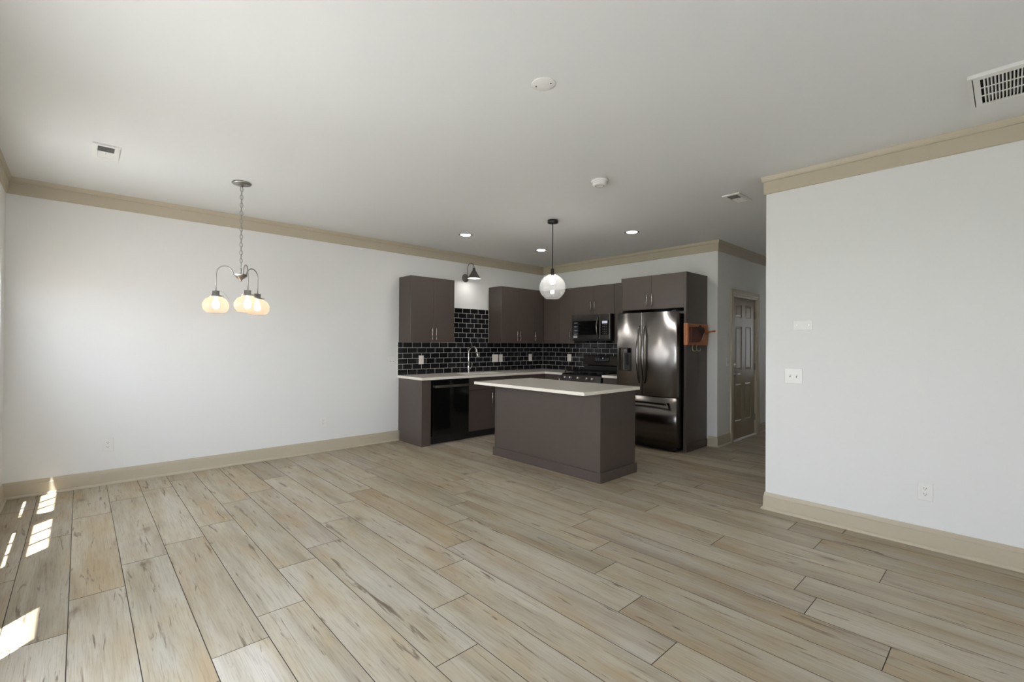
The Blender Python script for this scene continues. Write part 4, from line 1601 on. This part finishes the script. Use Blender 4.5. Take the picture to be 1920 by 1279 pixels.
# ------------------------------------------------------------------ wall sconce
def sconce():
    y = 4.940
    t = thing('wall_sconce', (0.0, y, 2.405), 'pewter gooseneck wall lamp with a cone shade above the sink', 'wall lamp')
    obj('backplate', lathe([(0, 0), (0.066, 0), (0.066, 0.004), (0.056, 0.012), (0.040, 0.016), (0.022, 0.018), (0.020, 0.026), (0, 0.026)], (0.0005, y, 2.405), (1, 0, 0)), M['pewter'], t)
    pts = [(0.02, y, 2.405), (0.040, y, 2.412), (0.052, y, 2.43), (0.054, y, 2.47), (0.056, y, 2.53)]
    xa, xb = 0.058, 0.222
    r0 = (xb - xa) / 2
    for k in range(13):
        b = pi - pi * k / 12
        pts.append((xa + r0 + r0 * cos(b), y, 2.552 + 0.075 * sin(b)))
    pts.append((xb, y, 2.53))
    obj('arm', tube(pts, 0.0055, 10), M['pewter'], t)
    prof = [(0.0, 2.545), (0.008, 2.545), (0.020, 2.538), (0.026, 2.500), (0.032, 2.494), (0.060, 2.445), (0.103, 2.378), (0.106, 2.374), (0.100, 2.3765),
            (0.057, 2.444), (0.028, 2.491), (0.0, 2.492)]
    sh = obj('shade', lathe(prof, (xb, y, 0), None, 36), M['pewter'], t)
    obj('shade_lining', lathe([(0.0985, 2.3785), (0.056, 2.4435), (0.026, 2.490), (0.0, 2.4905)], (xb, y, 0), None, 36), M['sconce_in'], sh, 'white inside of the shade')
    obj('bulb', lathe([(0, 2.470), (0.014, 2.465), (0.030, 2.430), (0.060, 2.398), (0.078, 2.388), (0.074, 2.380), (0, 2.379)], (xb, y, 0), None, 28), M['lens_sconce'], t, 'glowing white bulb filling the shade')


sconce()


# ------------------------------------------------------------------ recessed lights
def downlight(x, y, label, lens='lens'):
    t = thing('recessed_light', (x, y, H), label, 'recessed light', 'recessed kitchen ceiling lights')
    obj('trim_ring', lathe([(0.064, -0.0005), (0.094, -0.0005), (0.094, -0.003), (0.086, -0.007), (0.066, -0.004), (0.064, -0.0005)], (x, y, H), None, 36), M['nickel'], t)
    obj('lens', lathe([(0, -0.0045), (0.063, -0.003), (0.063, -0.0008), (0, -0.0008)], (x, y, H), None, 36), M[lens], t, 'glowing white lens')
    return t


tag(downlight(3.85, 8.6, 'x', 'lens_hall_fill'), 'unseen glowing ceiling light added to brighten the hall behind the right wall', 'recessed light', 'added hall light')  # hidden light added to brighten the hall
d0 = downlight(1.060, 4.136, 'glowing recessed ceiling light over the left run of upper cabinets')
dup(d0, (1.078 - 1.060, 5.541 - 4.136, 0), 'glowing recessed ceiling light nearest the kitchen corner, beside the pendant rod')
dup(d0, (2.648 - 1.060, 5.538 - 4.136, 0), 'glowing recessed ceiling light above the refrigerator side')


# ------------------------------------------------------------------ vents, detector, cover
def supply_vent(x0, x1, y0, y1, along, label):
    """ceiling register: frame and two banks of slanted blades"""
    t = thing('ceiling_vent', ((x0 + x1) / 2, (y0 + y1) / 2, H), label, 'ceiling vent', 'white supply vents in the ceiling')
    f = 0.030
    bm = bmesh.new()
    zt, zb = H - 0.0003, H - 0.011
    for lo, hi in (((x0, y0), (x1, y0 + f)), ((x0, y1 - f), (x1, y1)), ((x0, y0 + f), (x0 + f, y1 - f)), ((x1 - f, y0 + f), (x1, y1 - f))):
        add_box(bm, (lo[0], lo[1], zb), (hi[0], hi[1], zt))
    obj('frame', bm, M['vent_white'], t)
    bm = box((x0 + f, y0 + f, H - 0.002), (x1 - f, y1 - f, H - 0.0004))  # flat plate, shade of the vent throat put into its colour
    obj('shade_plate', bm, M['vent_grey'], t, 'grey plate painted as the shaded opening behind the blades')
    bm = bmesh.new()
    if along == 'y':                      # blades run along y, banks split across x
        n = 16
        for k in range(n):
            xx = x0 + f + (x1 - x0 - 2 * f) * (k + 0.5) / n
            s = 0.009 if k < n / 2 else -0.009
            add_prism(bm, [(xx - s - 0.0006, zb + 0.001), (xx - s + 0.0006, zb + 0.001), (xx + s + 0.0006, H - 0.0025), (xx + s - 0.0006, H - 0.0025)], 'y', y0 + f, y1 - f)
    else:
        n = 16
        for k in range(n):
            yy = y0 + f + (y1 - y0 - 2 * f) * (k + 0.5) / n
            s = 0.009 if k < n / 2 else -0.009
            add_prism(bm, [(yy - s - 0.0006, zb + 0.001), (yy - s + 0.0006, zb + 0.001), (yy + s + 0.0006, H - 0.0025), (yy + s - 0.0006, H - 0.0025)], 'x', x0 + f, x1 - f)
    obj('blades', bm, M['vent_white'], t)
    bm = bmesh.new()
    add_box(bm, ((x0 + x1) / 2 - 0.003, (y0 + y1) / 2 - 0.003, zb - 0.012), ((x0 + x1) / 2 + 0.003, (y0 + y1) / 2 + 0.003, zb + 0.002))
    obj('damper_lever', bm, M['vent_white'], t)


supply_vent(1.135, 1.465, 0.529, 0.682, 'y', 'white ceiling vent near the left wall beyond the chandelier')
supply_vent(4.026, 4.183, 4.914, 5.226, 'x', 'white ceiling vent where the hall begins')


def return_grille():
    x0, x1, y0, y1 = 5.733, 6.42, 3.862, 4.298
    t = thing('return_air_grille', ((x0 + x1) / 2, (y0 + y1) / 2, H), 'large white return air grille in the ceiling near the right wall', 'ceiling grille')
    zt, zb = H - 0.0003, H - 0.020
    f = 0.016
    bm = bmesh.new()
    for lo, hi in (((x0, y0), (x1, y0 + f)), ((x0, y1 - f), (x1, y1)), ((x0, y0 + f), (x0 + f, y1 - f)), ((x1 - f, y0 + f), (x1, y1 - f))):
        add_box(bm, (lo[0], lo[1], zb), (hi[0], hi[1], zt))
    obj('frame', bm, M['vent_white'], t)
    bm = box((x0 + f, y0 + f, H - 0.003), (x1 - f, y1 - f, H - 0.0004))  # flat plate coloured as the shade above the louvres
    obj('shade_plate', bm, M['vent_dark'], t, 'dark plate painted as the shaded opening behind the louvres')
    # inner face panel with a hole filled by the louvre grid
    a0, a1, b0, b1 = x0 + 0.046, x1 - 0.046, y0 + 0.045, y1 - 0.045
    bm = bmesh.new()
    g = 0.004
    for lo, hi in (((x0 + f + g, y0 + f), (x1 - f - g, b0)), ((x0 + f + g, b1), (x1 - f - g, y1 - f)), ((x0 + f + g, b0), (a0, b1)), ((a1, b0), (x1 - f - g, b1))):
        add_box(bm, (lo[0], lo[1], zb + 0.001), (hi[0], hi[1], zb + 0.004))
    obj('face_panel', bm, M['vent_white'], t)
    bm = bmesh.new()
    n = int((a1 - a0) / 0.0133)
    for k in range(1, n):
        xx = a0 + (a1 - a0) * k / n
        add_prism(bm, [(xx - 0.0022, zb + 0.001), (xx + 0.0022, zb + 0.001), (xx + 0.0062, H - 0.0035), (xx + 0.0035, H - 0.0035)], 'y', b0, b1)
    for k in (1, 2):
        yy = b0 + (b1 - b0) * k / 3
        add_box(bm, (a0, yy - 0.005, zb + 0.0005), (a1, yy + 0.005, zb + 0.004))
    obj('louvres', bm, M['vent_white'], t)


return_grille()
t = thing('smoke_detector', (3.478, 3.738, H), 'round white smoke detector on the ceiling', 'smoke detector')
obj('base', lathe([(0, -0.0004), (0.072, -0.0004), (0.072, -0.012), (0.066, -0.016), (0, -0.016)], (3.478, 3.738, H)), M['white_plastic'], t)
obj('cover', lathe([(0, -0.0162), (0.058, -0.0162), (0.060, -0.022), (0.056, -0.024), (0.056, -0.030), (0.060, -0.031), (0.060, -0.044), (0.052, -0.050), (0.020, -0.051),
                    (0.018, -0.049), (0, -0.049)], (3.478, 3.738, H)), M['white_plastic'], t)
bm = bmesh.new()
for k in range(16):
    a = 2 * pi * k / 16
    add_box(bm, (-0.003, -0.004, -0.0495), (0.003, 0.004, -0.0512), 0, Matrix.Translation((3.478 + 0.036 * cos(a), 3.738 + 0.036 * sin(a), H)) @ Matrix.Rotation(a, 4, 'Z'))
obj('vent_slots', bm, M['slot'], t)
t = thing('ceiling_box_cover', (4.160, 2.306, H), 'round white blank cover plate with two screws in the middle of the ceiling', 'ceiling cover')
obj('disc', lathe([(0, -0.0003), (0.066, -0.0003), (0.066, -0.004), (0.062, -0.0065), (0, -0.0075)], (4.160, 2.306, H), None, 40), M['white_plastic'], t)
for s in (1, -1):
    ang = radians(115)
    bm = lathe([(0, -0.006), (0.0045, -0.006), (0.0040, -0.009), (0, -0.0093)], (4.160 + s * 0.042 * sin(ang), 2.306 + s * 0.042 * cos(ang) * -1, H), None, 12)
    obj('screw', bm, M['slot'], t, 'dark screw head')


# ------------------------------------------------------------------ rack on the refrigerator surround
def rack():
    X = 3.0703
    t = thing('wall_rack', (X, 6.39, 1.365), 'small orange wood rack with peg mounted on the refrigerator surround', 'rack')
    y0, y1, z0, z1 = 6.065, 6.700, 1.367, 1.646
    obj('backboard', box((X, y0, z0), (X + 0.022, y1, z1), 0.003), M['wood'], t)
    obj('side_rail', box((X + 0.0222, y0, z0), (X + 0.050, y0 + 0.055, z1), 0.004), M['wood'], t)
    bm = bmesh.new()
    add_cyl(bm, (X + 0.0215, 6.575, 1.535), (X + 0.155, 6.575, 1.549), 0.012, 0.010, 14)
    add_cyl(bm, (X + 0.150, 6.575, 1.5485), (X + 0.178, 6.575, 1.5515), 0.014, 0.012, 14)
    obj('peg', bm, M['wood'], t)
    obj('peg_block', box((X + 0.0222, 6.53, 1.50), (X + 0.034, 6.62, 1.60), 0.004), M['wood'], t)
    for y in (6.235, 6.345):
        pts = []
        for k in range(16):
            a = -0.6 * pi + 1.55 * pi * k / 15
            pts.append((X + 0.022 + 0.026 - 0.026 * cos(a) * 0.6 , y + 0.026 * sin(a) , 1.312 - 0.030 * cos(a * 0.9)))
        pts = [(X + 0.024, y + 0.02, 1.385), (X + 0.030, y + 0.012, 1.355), (X + 0.034, y - 0.004, 1.325), (X + 0.044, y - 0.006, 1.300), (X + 0.060, y + 0.004, 1.289),
               (X + 0.074, y + 0.020, 1.295), (X + 0.078, y + 0.030, 1.312), (X + 0.074, y + 0.034, 1.325)]
        obj('hook', tube(pts, 0.0042, 10), M['brass'], t, 'curled brass hook')
    p = thing('leather_pouch', (X + 0.03, 6.35, 1.40), 'brown leather pouch with dark flap hanging on the wooden rack', 'pouch')
    bm = bmesh.new()
    add_prism(bm, [(6.150, 1.402), (6.395, 1.405), (6.430, 1.43), (6.520, 1.545), (6.500, 1.597), (6.155, 1.600)], 'x', X + 0.0223, X + 0.062)
    bmesh.ops.bevel(bm, geom=bm.edges[:], offset=0.006, segments=2, affect='EDGES')
    obj('body', bm, M['leather'], p)
    bm = bmesh.new()
    add_prism(bm, [(6.260, 1.601), (6.400, 1.520), (6.470, 1.500), (6.522, 1.546), (6.506, 1.590), (6.470, 1.602)], 'x', X + 0.060, X + 0.066)
    bmesh.ops.bevel(bm, geom=bm.edges[:], offset=0.002, segments=1, affect='EDGES')
    obj('flap', bm, M['leather_dark'], p, 'dark leather flap')
    bm = bmesh.new()
    add_tube(bm, [(X + 0.069, 6.52, 1.548), (X + 0.068, 6.49, 1.51), (X + 0.067, 6.455, 1.462), (X + 0.066, 6.43, 1.432)], 0.003, 8)
    obj('edge_cord', bm, M['sticker'], p, 'pale cord along the edge')
    bm = bmesh.new()
    add_tube(bm, [(X + 0.04, 6.40, 1.598), (X + 0.045, 6.41, 1.618), (X + 0.045, 6.43, 1.626), (X + 0.045, 6.45, 1.618), (X + 0.04, 6.455, 1.598)], 0.005, 8)
    obj('hanging_loop', bm, M['leather_dark'], p)


rack()
